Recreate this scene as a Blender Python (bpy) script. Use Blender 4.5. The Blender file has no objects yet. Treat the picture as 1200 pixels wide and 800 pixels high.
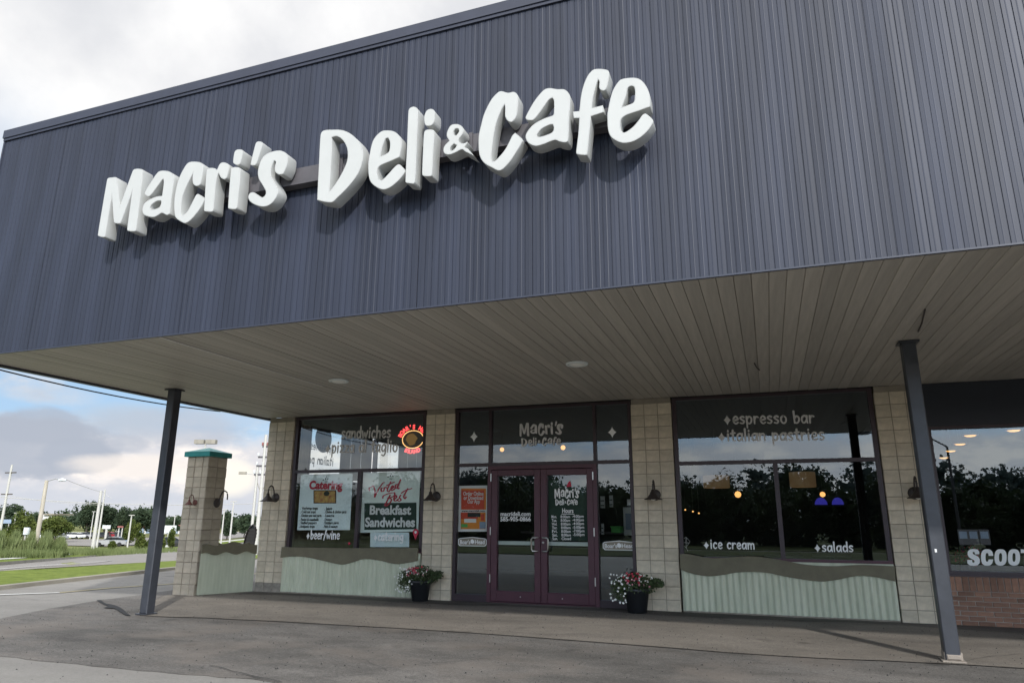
import bpy, bmesh, math, random
from mathutils import Vector, Matrix
R=math.radians; PI=math.pi
random.seed(7)
SC=bpy.context.scene; COL=SC.collection
# ------------------------------------------------------------------ camera
CR=Vector((0.94046708,0.33985351,0.00461203)); CU=Vector((0.08037831,-0.2355722,0.96852727)); CF=Vector((-0.33024386,0.9104973,0.24886475))
FP=809.398; CAM=Vector((0,0,1.45))
cd=bpy.data.cameras.new('camera'); cam=bpy.data.objects.new('camera',cd); COL.objects.link(cam)
M=Matrix.Identity(4)
for i in range(3):
    M[i][0]=CR[i]; M[i][1]=CU[i]; M[i][2]=-CF[i]; M[i][3]=CAM[i]
cam.matrix_world=M
cd.sensor_fit='HORIZONTAL'; cd.sensor_width=36; cd.lens=FP/1200*36; cd.clip_start=.05; cd.clip_end=6000
SC.camera=cam
SC.view_settings.view_transform='Standard'; SC.view_settings.look='None'; SC.view_settings.gamma=1; SC.view_settings.exposure=0.15
# ------------------------------------------------------------------ photo survey: pixel of the photograph -> point of the place
def ray(px,py): return (CR*(px-600)+CU*(400-py)+CF*FP).normalized()
def onY(px,py,y):
    d=ray(px,py); return CAM+d*((y-CAM.y)/d.y)
def onX(px,py,x):
    d=ray(px,py); return CAM+d*((x-CAM.x)/d.x)
def onZ(px,py,z=0.):
    d=ray(px,py); return CAM+d*((z-CAM.z)/d.z)
HX,HY=-0.3410,0.9401          # camera heading on the ground
TZ=[(-1e4,0),(20,0),(33,-.5),(60,-1.85),(90,-2.6),(150,-3.55),(220,-3.8),(400,-4.),(1e5,-4.)]
def terr(x,y):
    s=x*HX+y*HY
    for (a,za),(b,zb) in zip(TZ,TZ[1:]):
        if s<=b: return za+(zb-za)*(s-a)/(b-a)
    return -4.
def onT(px,py):
    d=ray(px,py)
    if d.z>=-1e-4: return CAM+d*500
    t=1.; 
    while t<4000:
        p=CAM+d*t
        if p.z<terr(p.x,p.y): break
        t*=1.02
    lo,hi=t/1.02,t
    for _ in range(30):
        m=(lo+hi)/2; p=CAM+d*m
        if p.z<terr(p.x,p.y): hi=m
        else: lo=m
    return CAM+d*hi
def far(px,D,py=606):
    d=ray(px,py); t=D/(d.x*HX+d.y*HY); p=CAM+d*t
    return p
def farbase(px,D):
    p=far(px,D); return Vector((p.x,p.y,terr(p.x,p.y)))
# ------------------------------------------------------------------ world
SUNV=Vector((0.565*math.cos(R(30)),-0.825*math.cos(R(30)),math.sin(R(30)))).normalized()
SUN_EL=math.asin(SUNV.z); SUN_AZ=math.atan2(SUNV.x,SUNV.y)
W=bpy.data.worlds.new('World'); SC.world=W; W.use_nodes=True
nt=W.node_tree; N=nt.nodes; L=nt.links; N.clear()
def nd(t,**k):
    n=N.new(t)
    for a,b in k.items(): setattr(n,a,b)
    return n
def wmath(op,a,b=None,c=None,clamp=False):
    n=nd('ShaderNodeMath',operation=op,use_clamp=clamp)
    for i,v in enumerate((a,b,c)):
        if v is None: continue
        if isinstance(v,(int,float)): n.inputs[i].default_value=v
        else: L.new(v,n.inputs[i])
    return n.outputs[0]
def wmix(f,a,b):
    n=nd('ShaderNodeMix',data_type='RGBA')
    for s,v in ((0,f),(6,a),(7,b)):
        if isinstance(v,(int,float)): n.inputs[s].default_value=v
        elif isinstance(v,tuple): n.inputs[s].default_value=tuple(c*10 for c in v)+(1,)
        else: L.new(v,n.inputs[s])
    return n.outputs[2]
def smooth(v,a,b):
    n=nd('ShaderNodeMapRange',interpolation_type='SMOOTHSTEP')
    L.new(v,n.inputs[0]); n.inputs[1].default_value=a; n.inputs[2].default_value=b
    return n.outputs[0]
sky=nd('ShaderNodeTexSky',sky_type='NISHITA',sun_disc=False,sun_elevation=SUN_EL,sun_rotation=SUN_AZ,altitude=200,air_density=1.0,dust_density=1.0,ozone_density=1.5)
tc=nd('ShaderNodeTexCoord'); sx=nd('ShaderNodeSeparateXYZ'); L.new(tc.outputs['Generated'],sx.inputs[0])
az=wmath('ARCTAN2',sx.outputs[0],sx.outputs[1]); el=wmath('ARCSINE',sx.outputs[2])
cv=nd('ShaderNodeCombineXYZ'); L.new(az,cv.inputs[0]); L.new(wmath('MULTIPLY',el,2.1),cv.inputs[1])
def wnoise(scale,detail=6,rough=.55,vec=None,off=0.):
    n=nd('ShaderNodeTexNoise'); mp=nd('ShaderNodeMapping'); mp.inputs[1].default_value=(off,off*.7,0)
    L.new(vec or cv.outputs[0],mp.inputs[0]); L.new(mp.outputs[0],n.inputs['Vector'])
    n.inputs['Scale'].default_value=scale; n.inputs['Detail'].default_value=detail; n.inputs['Roughness'].default_value=rough
    return n.outputs[0]
n1=wnoise(5,8,.6); n2=wnoise(14,7,.62,off=3.1); n3=wnoise(2.4,4,.5,off=7.7); n4=wnoise(9,6,.6,off=12.)
# high cloud dome: noise on the direction itself (no seam at zenith)
nh=wnoise(2.2,7,.55,vec=tc.outputs['Generated'],off=1.3); nh2=wnoise(5.5,6,.55,vec=tc.outputs['Generated'],off=4.)
blue=wmix(.7,sky.outputs[0],(.40,.60,.86))
# broken cumulus between 2 and 20 degrees, all round
brk=smooth(wmath('ADD',n1,wmath('MULTIPLY',n2,.35)),.67,.84)
ccol=wmix(smooth(n4,.35,.65),(.48,.51,.58),(.85,.83,.81))
c=wmix(wmath('MULTIPLY',brk,.75),blue,ccol)
def azel(px,py):
    d=ray(px,py); return math.atan2(d.x,d.y),math.asin(d.z)
def puff(px,py,a,b,soft=.55,warp=.9):
    A,E=azel(px,py)
    u=wmath('DIVIDE',wmath('SUBTRACT',az,A),a/835.); v=wmath('DIVIDE',wmath('SUBTRACT',el,E),b/835.)
    d=wmath('ADD',wmath('MULTIPLY',u,u),wmath('MULTIPLY',v,v))
    d=wmath('ADD',d,wmath('MULTIPLY',wmath('SUBTRACT',wmath('ADD',wmath('MULTIPLY',n2,.6),wmath('MULTIPLY',n4,.5)),.55),warp*2.6))
    m=smooth(d,1.0+soft,1.0-soft); return m
# pale warm bank low over the horizon
low=smooth(wmath('ADD',el,wmath('MULTIPLY',wmath('SUBTRACT',n1,.5),.10)),.118,.092)
lowc=wmix(smooth(n2,.42,.62),(.74,.72,.74),(1.0,.92,.86))
c=wmix(wmath('MULTIPLY',low,.93),c,lowc)
hz=smooth(wmath('ADD',el,wmath('MULTIPLY',wmath('SUBTRACT',n4,.5),.06)),.055,.02)
c=wmix(wmath('MULTIPLY',hz,.8),c,(.58,.62,.70))
for (px,py,a,b,col,op,soft) in [(200,500,70,20,(.46,.50,.58),.7,.6),(150,488,45,14,(.52,.57,.64),.5,.8),(60,462,40,9,(.60,.65,.72),.45,.9),(20,522,85,30,(.43,.47,.55),.92,.25),(92,535,36,18,(.43,.47,.55),.95,.25),(50,500,40,18,(.42,.46,.54),.8,.4),
                          (265,490,50,10,(.55,.60,.68),.4,.9),(265,560,30,20,(1.0,.95,.84),.85,.6),(170,547,70,12,(.95,.87,.80),.7,.7),(150,520,20,9,(.50,.53,.60),.7,.6)]:
    c=wmix(wmath('MULTIPLY',puff(px,py,a,b,soft),op),c,col)
high=smooth(wmath('ADD',sx.outputs[2],wmath('MULTIPLY',wmath('SUBTRACT',nh,.5),.22)),.33,.50)
hcol=wmix(smooth(wmath('ADD',wmath('MULTIPLY',nh,.6),wmath('MULTIPLY',nh2,.4)),.38,.62),(.70,.71,.74),(.96,.955,.95))
c=wmix(high,c,hcol)
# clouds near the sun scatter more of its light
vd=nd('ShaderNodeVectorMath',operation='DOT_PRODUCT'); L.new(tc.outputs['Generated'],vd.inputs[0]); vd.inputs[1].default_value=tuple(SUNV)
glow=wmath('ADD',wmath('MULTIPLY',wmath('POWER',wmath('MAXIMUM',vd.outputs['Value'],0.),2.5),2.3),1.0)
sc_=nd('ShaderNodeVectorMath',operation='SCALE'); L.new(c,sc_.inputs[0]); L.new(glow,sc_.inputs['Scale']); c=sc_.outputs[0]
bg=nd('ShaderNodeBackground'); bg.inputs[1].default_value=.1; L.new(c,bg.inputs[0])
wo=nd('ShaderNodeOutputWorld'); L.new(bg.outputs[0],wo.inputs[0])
sd=bpy.data.lights.new('sun','SUN'); sd.energy=3.1; sd.angle=R(1.6); sd.color=(1,.97,.92)
so=bpy.data.objects.new('sun',sd); COL.objects.link(so); so.location=(10,-15,20)
so.rotation_euler=SUNV.to_track_quat('Z','Y').to_euler()
# ------------------------------------------------------------------ materials
def mat(name,col,rough=.7,metal=0.,var=.0,vscale=6.,bump=0.,bscale=60.,rand=0.,spec=.5,col2=None,emit=None,es=1.,stretch=None,detail=5,coat=0,ior=1.5):
    m=bpy.data.materials.new(name); m.use_nodes=True; t=m.node_tree; b=t.nodes['Principled BSDF']
    b.inputs['Roughness'].default_value=rough; b.inputs['Metallic'].default_value=metal; b.inputs['Specular IOR Level'].default_value=spec
    b.inputs['Coat Weight'].default_value=coat; b.inputs['IOR'].default_value=ior
    cc=tuple(col)+(1,)
    b.inputs['Base Color'].default_value=cc
    if emit: b.inputs['Emission Color'].default_value=tuple(emit)+(1,); b.inputs['Emission Strength'].default_value=es
    if var or bump or rand or col2:
        tcn=t.nodes.new('ShaderNodeTexCoord'); src=tcn.outputs['Object']
        if stretch:
            mp=t.nodes.new('ShaderNodeMapping'); mp.inputs[3].default_value=stretch; t.links.new(src,mp.inputs[0]); src=mp.outputs[0]
        last=None
        if var or col2:
            n=t.nodes.new('ShaderNodeTexNoise'); n.inputs['Scale'].default_value=vscale; n.inputs['Detail'].default_value=detail; n.inputs['Roughness'].default_value=.62
            t.links.new(src,n.inputs['Vector'])
            r=t.nodes.new('ShaderNodeMapRange'); r.inputs[1].default_value=.32; r.inputs[2].default_value=.68; t.links.new(n.outputs[0],r.inputs[0])
            mx=t.nodes.new('ShaderNodeMix'); mx.data_type='RGBA'; t.links.new(r.outputs[0],mx.inputs[0])
            mx.inputs[6].default_value=tuple(c*(1-var) for c in col)+(1,)
            mx.inputs[7].default_value=(tuple(col2) if col2 else tuple(min(1,c*(1+var)) for c in col))+(1,)
            last=mx.outputs[2]
        if rand:
            oi=t.nodes.new('ShaderNodeObjectInfo'); r=t.nodes.new('ShaderNodeMapRange'); r.inputs[3].default_value=1-rand; r.inputs[4].default_value=1+rand
            t.links.new(oi.outputs['Random'],r.inputs[0])
            hs=t.nodes.new('ShaderNodeHueSaturation')
            if last: t.links.new(last,hs.inputs['Color'])
            else: hs.inputs['Color'].default_value=cc
            t.links.new(r.outputs[0],hs.inputs['Value']); last=hs.outputs[0]
        if last: t.links.new(last,b.inputs['Base Color'])
        if bump:
            n=t.nodes.new('ShaderNodeTexNoise'); n.inputs['Scale'].default_value=bscale; n.inputs['Detail'].default_value=4; t.links.new(src,n.inputs['Vector'])
            bp=t.nodes.new('ShaderNodeBump'); bp.inputs['Strength'].default_value=bump; bp.inputs['Distance'].default_value=.01
            t.links.new(n.outputs[0],bp.inputs['Height']); t.links.new(bp.outputs[0],b.inputs['Normal'])
    return m
MT={}
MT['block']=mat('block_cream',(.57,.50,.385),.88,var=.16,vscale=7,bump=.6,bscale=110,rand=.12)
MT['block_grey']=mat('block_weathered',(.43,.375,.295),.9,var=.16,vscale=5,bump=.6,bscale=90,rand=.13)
MT['block_st']=mat('block_stained',(.26,.235,.20),.9,var=.3,vscale=9,bump=.6,bscale=110,rand=.12); MT['mortar']=mat('mortar',(.26,.23,.185),.95,var=.15,bump=.3)
MT['fascia']=mat('fascia_paint',(.023,.028,.046),.53,var=.28,vscale=4,stretch=(1,1,.07),rand=.08,spec=.42,ior=1.5,bump=.06,bscale=7)
MT['cap']=mat('cap_paint',(.032,.037,.058),.45,spec=.5,var=.08)
MT['board']=mat('soffit_board',(.38,.355,.312),.55,var=.16,vscale=2.5,stretch=(5,.35,1),rand=.10,bump=.15,bscale=20)
MT['gap']=mat('soffit_gap',(.24,.215,.18),.9)
MT['post']=mat('post_steel',(.036,.040,.050),.42,var=.2,vscale=5,spec=.6,bump=.08,bscale=30)
MT['white']=mat('sign_white',(.475,.485,.47),.45,var=.03,vscale=4)
MT['ret']=mat('sign_return',(.41,.42,.41),.5,var=.07,vscale=5)
MT['race']=mat('raceway_grey',(.085,.08,.088),.55,var=.15,vscale=4)
MT['brown']=mat('frame_brown',(.040,.024,.030),.4,var=.12)
MT['maroon']=mat('door_maroon',(.075,.024,.036),.42,var=.12,vscale=4)
MT['olive']=mat('olive_board',(.15,.135,.088),.7,var=.14,vscale=5,bump=.1)
MT['mint']=mat('mint_sheet',(.54,.575,.43),.6,var=.10,vscale=3,stretch=(3,3,.5),col2=(.61,.63,.49))
MT['teal']=mat('teal_metal',(.015,.23,.22),.45,var=.1)
MT['teal_skysheen']=mat('teal_roof_skysheen',(.10,.42,.38),.4,var=.1)  # cap roof teal lightened: reflected sky painted into the colour
MT['iron']=mat('black_iron',(.035,.025,.022),.5,spec=.6,var=.2,vscale=20)
MT['rust']=mat('rusty_lamp',(.13,.045,.035),.6,var=.3,vscale=18)
MT['steel']=mat('brushed_steel',(.62,.62,.60),.3,metal=1.)
MT['alu']=mat('push_bar_aluminium',(.50,.55,.53),.45,metal=.3)
MT['paper']=mat('poster_paper',(.80,.92,.93),.6,var=.03)
MT['paper2']=mat('poster_paper_mint',(.82,.93,.88),.6,var=.03)
MT['vinyl']=mat('vinyl_white',(.82,.83,.82),.6)
MT['vinylgrey']=mat('vinyl_frost',(.60,.59,.57),.7)
MT['black']=mat('ink_black',(.012,.016,.014),.6)
MT['dkgreen']=mat('ink_green',(.008,.035,.022),.6)
MT['red']=mat('ink_red',(.50,.025,.06),.6)
MT['orange']=mat('ink_orange',(.78,.27,.03),.6)
MT['redorange']=mat('ink_vermilion',(.62,.07,.03),.6)
MT['green']=mat('ink_leaf_green',(.10,.42,.10),.6)
MT['pot']=mat('pot_plastic',(.022,.024,.028),.5,var=.15)
MT['leaf']=mat('flower_leaf',(.055,.085,.03),.6,var=.35,vscale=9,rand=.1)
MT['petalw']=mat('petal_white',(.80,.80,.76),.6); MT['petalr']=mat('petal_red',(.45,.03,.06),.6); MT['petalp']=mat('petal_pink',(.6,.25,.3),.6)
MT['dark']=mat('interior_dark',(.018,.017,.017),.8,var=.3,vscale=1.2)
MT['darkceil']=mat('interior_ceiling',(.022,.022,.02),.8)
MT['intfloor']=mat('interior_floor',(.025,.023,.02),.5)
MT['concrete']=mat('concrete',(.24,.21,.18),.9,var=.15,vscale=2.,bump=.4,bscale=60)
MT['kerb']=mat('kerb_concrete',(.28,.26,.22),.9,var=.2,vscale=1.2,bump=.3)
MT['paint']=mat('road_paint_white',(.55,.55,.53),.8,var=.25,vscale=3)
MT['painty']=mat('road_paint_yellow',(.42,.36,.20),.8,var=.25,vscale=3)
MT['tar']=mat('crack_tar',(.018,.018,.019),.85,bump=.2)
MT['wood']=mat('pole_wood',(.42,.38,.31),.9,var=.2,vscale=1,stretch=(8,8,.6))
MT['polewhite']=mat('pole_pale',(.46,.45,.42),.8,var=.1)
MT['bark']=mat('bark',(.07,.055,.04),.9,var=.3)
MT['brick']=mat('brick_red',(.25,.135,.09),.85,var=.25,vscale=12,rand=.28,bump=.3)
MT['brickm']=mat('brick_mortar',(.42,.38,.34),.95,var=.15)
MT['navy']=mat('header_panel',(.012,.016,.026),.5,var=.1)
MT['lampglass']=mat('lamp_glass',(.8,.8,.75),.4)
MT['lit']=mat('lamp_lit',(1,.8,.5),.5,emit=(1,.50,.15),es=1.3)
MT['shade']=mat('pendant_shade',(.4,.32,.2),.7,emit=(1,.62,.3),es=.045)
MT['blueglow']=mat('screen_blue',(.05,.05,.3),.5,emit=(.10,.09,.95),es=.22)
MT['neonred']=mat('neon_red',(1,.1,.08),.5,emit=(1,.07,.07),es=2.0)
MT['neonyel']=mat('neon_yellow',(1,.7,.3),.5,emit=(1,.55,.20),es=1.5)
MT['boar']=mat('boar_brown',(.16,.10,.03),.6,emit=(.30,.17,.04),es=.35)
MT['screen']=mat('screen_pale',(.3,.35,.45),.5,emit=(.25,.32,.42),es=.5)
MT['cap_pic']=mat('food_print',(.35,.10,.05),.6,col2=(.62,.45,.12),vscale=14)
MT['carw']=mat('car_paint_white',(.72,.73,.74),.25,coat=.5); MT['card']=mat('car_paint_dark',(.035,.035,.045),.25,coat=.5)
MT['cars']=mat('car_paint_silver',(.42,.42,.45),.25,metal=.4,coat=.5); MT['carr']=mat('car_paint_red',(.30,.03,.04),.25,coat=.5)
MT['tyre']=mat('tyre_rubber',(.02,.02,.02),.9); MT['carglass']=mat('car_glass',(.02,.025,.03),.08)
MT['shopw']=mat('shop_wall_white',(.62,.60,.58),.8,var=.08,vscale=.3); MT['shopr']=mat('shop_red_band',(.26,.09,.08),.7)
MT['signw']=mat('sign_panel_white',(.62,.66,.66),.6,var=.06); MT['signd']=mat('sign_panel_blue',(.25,.32,.42),.6)
def leafmat(name,a,b,tr=.25):
    m=bpy.data.materials.new(name); m.use_nodes=True; t=m.node_tree; p=t.nodes['Principled BSDF']
    tcn=t.nodes.new('ShaderNodeTexCoord'); n=t.nodes.new('ShaderNodeTexNoise'); n.inputs['Scale'].default_value=.7; n.inputs['Detail'].default_value=6
    t.links.new(tcn.outputs['Object'],n.inputs['Vector']); r=t.nodes.new('ShaderNodeMapRange'); r.inputs[1].default_value=.35; r.inputs[2].default_value=.65; t.links.new(n.outputs[0],r.inputs[0])
    mx=t.nodes.new('ShaderNodeMix'); mx.data_type='RGBA'; t.links.new(r.outputs[0],mx.inputs[0]); mx.inputs[6].default_value=a+(1,); mx.inputs[7].default_value=b+(1,)
    t.links.new(mx.outputs[2],p.inputs['Base Color']); p.inputs['Roughness'].default_value=.7; p.inputs['Specular IOR Level'].default_value=.2
    tl=t.nodes.new('ShaderNodeBsdfTranslucent'); t.links.new(mx.outputs[2],tl.inputs[0]); ms=t.nodes.new('ShaderNodeMixShader'); ms.inputs[0].default_value=tr
    t.links.new(p.outputs[0],ms.inputs[1]); t.links.new(tl.outputs[0],ms.inputs[2]); t.links.new(ms.outputs[0],t.nodes['Material Output'].inputs[0]); return m
MT['treeg']=leafmat('foliage_green',(.050,.075,.018),(.125,.15,.035))
MT['treed']=leafmat('foliage_dark',(.030,.050,.028),(.060,.085,.045))
MT['treev']=leafmat('foliage_deep',(.018,.032,.014),(.045,.062,.025))
MT['reed']=leafmat('reed_green',(.10,.13,.045),(.20,.235,.10))
def grassmat(name,a,b,scale=3.):
    return mat(name,a,.9,var=.25,vscale=scale,col2=b,bump=.8,bscale=25,spec=.1)
MT['grass']=grassmat('mown_grass',(.13,.18,.035),(.19,.235,.05))
MT['treefar_haze']=leafmat('foliage_far_haze',(.07,.10,.095),(.10,.13,.12)); MT['roughdark']=grassmat('meadow_grass',(.05,.065,.022),(.09,.10,.04),.6)  # far foliage has distance haze painted into its pale bluish colour
MT['rough']=grassmat('rough_grass',(.15,.18,.06),(.25,.25,.11),.6)
# asphalt: aggregate grain, oil stains, worn lighter areas
def asphalt(name,base,amp=.35,fine=.25,tint=None):
    m=bpy.data.materials.new(name); m.use_nodes=True; t=m.node_tree; p=t.nodes['Principled BSDF']; nn=t.nodes; ll=t.links
    tcn=nn.new('ShaderNodeTexCoord')
    def noi(s,d=5,r=.6,sc=None):
        n=nn.new('ShaderNodeTexNoise'); n.inputs['Scale'].default_value=s; n.inputs['Detail'].default_value=d; n.inputs['Roughness'].default_value=r
        if sc:
            mp=nn.new('ShaderNodeMapping'); mp.inputs[3].default_value=sc; mp.inputs[2].default_value=(0,0,.25); ll.new(tcn.outputs['Object'],mp.inputs[0]); ll.new(mp.outputs[0],n.inputs['Vector'])
        else: ll.new(tcn.outputs['Object'],n.inputs['Vector'])
        return n.outputs[0]
    def mr(v,a,b,c,d):
        r=nn.new('ShaderNodeMapRange'); r.inputs[1].default_value=a; r.inputs[2].default_value=b; r.inputs[3].default_value=c; r.inputs[4].default_value=d; ll.new(v,r.inputs[0]); return r.outputs[0]
    def mul(a,b):
        q=nn.new('ShaderNodeMath'); q.operation='MULTIPLY'; ll.new(a,q.inputs[0]); ll.new(b,q.inputs[1]); return q.outputs[0]
    big=mr(noi(.55,6,.6,(.55,1.3,1)),.36,.66,1-amp,1+amp)
    mid=mr(noi(3.2,6,.65,(.7,1.2,1)),.35,.65,1-amp*.45,1+amp*.45)
    gr=mr(noi(130,3,.6),.3,.7,1-fine,1+fine)
    spots=mr(noi(1.6,3,.4),.66,.74,1,.62)
    v=mul(mul(mul(big,mid),mul(gr,spots)),mr(noi(28,4,.75),.3,.7,1-fine*.55,1+fine*.55))
    mx=nn.new('ShaderNodeVectorMath'); mx.operation='SCALE'; mx.inputs[0].default_value=base; ll.new(v,mx.inputs['Scale'])
    last=mx.outputs[0]
    if tint:
        q=nn.new('ShaderNodeMix'); q.data_type='RGBA'; ll.new(mr(noi(.9,5,.6),.48,.70,0,.6),q.inputs[0]); ll.new(last,q.inputs[6]); q.inputs[7].default_value=tint+(1,); last=q.outputs[2]
    ll.new(last,p.inputs['Base Color']); p.inputs['Roughness'].default_value=.85; p.inputs['Specular IOR Level'].default_value=.35
    bp=nn.new('ShaderNodeBump'); bp.inputs['Strength'].default_value=.5; bp.inputs['Distance'].default_value=.01; ll.new(noi(90,4,.7),bp.inputs['Height']); ll.new(bp.outputs[0],p.inputs['Normal'])
    return m
MT['lot']=asphalt('lot_asphalt',(.135,.127,.118),.36,.65,(.20,.172,.148))
MT['lotold']=asphalt('drive_asphalt',(.235,.225,.21),.10,.22)
MT['road']=asphalt('road_asphalt',(.235,.22,.205),.08,.12)
MT['walk']=asphalt('apron_asphalt',(.19,.170,.147),.22,.40,(.23,.203,.172))
MT['walkdirt_shade']=asphalt('apron_dirt_shade',(.105,.095,.085),.4,.4)  # dirt tone, darkened to add canopy shade at the wall foot
def glassmat(name,tint=(.50,.53,.52),refl=.13,power=3.2):
    m=bpy.data.materials.new(name); m.use_nodes=True; t=m.node_tree; t.nodes.remove(t.nodes['Principled BSDF'])
    g=t.nodes.new('ShaderNodeBsdfGlossy'); g.inputs['Roughness'].default_value=.004; g.inputs['Color'].default_value=(.80,.92,1.0,1)
    tr=t.nodes.new('ShaderNodeBsdfTransparent'); tr.inputs[0].default_value=tint+(1,)
    lw=t.nodes.new('ShaderNodeLayerWeight'); lw.inputs[0].default_value=.5
    pw=t.nodes.new('ShaderNodeMath'); pw.operation='POWER'; pw.inputs[1].default_value=power; t.links.new(lw.outputs['Facing'],pw.inputs[0])
    mr=t.nodes.new('ShaderNodeMapRange'); mr.inputs[3].default_value=refl; mr.inputs[4].default_value=1; t.links.new(pw.outputs[0],mr.inputs[0])
    ms=t.nodes.new('ShaderNodeMixShader'); t.links.new(mr.outputs[0],ms.inputs[0]); t.links.new(tr.outputs[0],ms.inputs[1]); t.links.new(g.outputs[0],ms.inputs[2])
    t.links.new(ms.outputs[0],t.nodes['Material Output'].inputs[0]); return m
MT['glass']=glassmat('window_glass',(.93,.95,.94),.13)
MT['glass_side']=glassmat('side_window_glass',(.85,.9,.9),.06)
# ------------------------------------------------------------------ builders
def link(name,data,parent=None,loc=(0,0,0)):
    o=bpy.data.objects.new(name,data); COL.objects.link(o); o.parent=parent; o.location=loc; return o
def tag(o,label=None,cat=None,group=None,kind=None):
    if label: o['label']=label
    if cat: o['category']=cat
    if group: o['group']=group
    if kind: o['kind']=kind
    return o
def thing(name,loc,label,cat,group=None,rz=0):
    o=bpy.data.objects.new(name,None); COL.objects.link(o); o.location=loc; o.rotation_euler=(0,0,rz); o.empty_display_size=.2
    return tag(o,label,cat,group)
def rootloc(p):
    while p.parent: p=p.parent
    return Vector(p.location)
class MB:
    def __init__(s): s.v=[]; s.f=[]; s.sm=[]
    def add(s,vs,fs,smooth=False):
        b=len(s.v); s.v+= [tuple(v) for v in vs]; s.f+=[tuple(i+b for i in f) for f in fs]; s.sm+=[smooth]*len(fs); return s
    def box(s,x0,x1,y0,y1,z0,z1):
        return s.add([(x0,y0,z0),(x1,y0,z0),(x1,y1,z0),(x0,y1,z0),(x0,y0,z1),(x1,y0,z1),(x1,y1,z1),(x0,y1,z1)],
          [(0,3,2,1),(4,5,6,7),(0,1,5,4),(1,2,6,5),(2,3,7,6),(3,0,4,7)])
    def bbox(s,x0,x1,y0,y1,z0,z1,b=.004):   # box with chamfered front (-y) edges
        v=[(x0,y1,z0),(x1,y1,z0),(x1,y1,z1),(x0,y1,z1),(x0,y0+b,z0),(x1,y0+b,z0),(x1,y0+b,z1),(x0,y0+b,z1),(x0+b,y0,z0+b),(x1-b,y0,z0+b),(x1-b,y0,z1-b),(x0+b,y0,z1-b)]
        return s.add(v,[(0,3,2,1),(4,5,1,0),(5,6,2,1),(6,7,3,2),(7,4,0,3),(8,9,5,4),(9,10,6,5),(10,11,7,6),(11,8,4,7),(8,11,10,9)][:1]+[(0,1,5,4),(1,2,6,5),(2,3,7,6),(3,0,4,7),(4,5,9,8),(5,6,10,9),(6,7,11,10),(7,4,8,11),(8,9,10,11)])
    def tube(s,pts,r,n=8,r2=None,cap=True,ec=None):
        pts=[Vector(p) for p in pts]; rings=[]; m=len(pts)
        for i,p in enumerate(pts):
            t=(pts[min(i+1,m-1)]-pts[max(i-1,0)]).normalized()
            a=t.cross(Vector((0,0,1)) if abs(t.z)<.9 else Vector((0,1,0))).normalized(); b=t.cross(a)
            rr=r if r2 is None else r+(r2-r)*i/(m-1)
            if isinstance(r,(list,tuple)): rr=r[i]
            rings.append([p+a*math.cos(2*PI*k/n)*rr+b*math.sin(2*PI*k/n)*rr for k in range(n)])
        vs=[q for g in rings for q in g]; fs=[]
        for i in range(m-1):
            for k in range(n): fs.append((i*n+k,i*n+(k+1)%n,(i+1)*n+(k+1)%n,(i+1)*n+k))
        s.add(vs,fs,True)
        if cap: s.add(rings[0],[tuple(range(n))[::-1]]); s.add(rings[-1],[tuple(range(n))])
        return s
    def lathe(s,c,prof,n=20,axis='z',smooth=True):
        c=Vector(c); vs=[]; fs=[]
        for (r,h) in prof:
            for k in range(n):
                a=2*PI*k/n; u,v=r*math.cos(a),r*math.sin(a)
                vs.append(c+(Vector((u,v,h)) if axis=='z' else Vector((u,h,v)) if axis=='y' else Vector((h,u,v))))
        for i in range(len(prof)-1):
            for k in range(n): fs.append((i*n+k,i*n+(k+1)%n,(i+1)*n+(k+1)%n,(i+1)*n+k))
        return s.add(vs,fs,smooth)
    def prism(s,poly,y0,y1):     # polygon in x,z extruded along y (y0 = front)
        n=len(poly); vs=[(x,y0,z) for x,z in poly]+[(x,y1,z) for x,z in poly]
        fs=[tuple(range(n)),tuple(range(n,2*n))[::-1]]+[(i,i+n,(i+1)%n+n,(i+1)%n) for i in range(n)]
        return s.add(vs,fs)
    def strip(s,a,b):
        vs=[]; 
        for p,q in zip(a,b): vs+=[p,q]
        return s.add(vs,[(2*i,2*i+2,2*i+3,2*i+1) for i in range(min(len(a),len(b))-1)])
    def mesh(s,name,material):
        me=bpy.data.meshes.new(name); me.from_pydata(s.v,[],s.f); me.polygons.foreach_set('use_smooth',s.sm); 
        me.materials.append(material if not isinstance(material,str) else MT[material]); me.update()
        bm=bmesh.new(); bm.from_mesh(me); bmesh.ops.recalc_face_normals(bm,faces=bm.faces); bm.to_mesh(me); bm.free(); return me
    def build(s,name,material,parent=None,norecalc=False,**k):
        if parent is not None:
            o=rootloc(parent); s.v=[(x-o.x,y-o.y,z-o.z) for x,y,z in s.v]
        ob=link(name,s.mesh(name,material),parent); return tag(ob,**k) if k else ob
    def buildtop(s,name,material,loc,**k):
        s.v=[(x-loc[0],y-loc[1],z-loc[2]) for x,y,z in s.v]; ob=link(name,s.mesh(name,material),None,loc); return tag(ob,**k)
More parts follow.
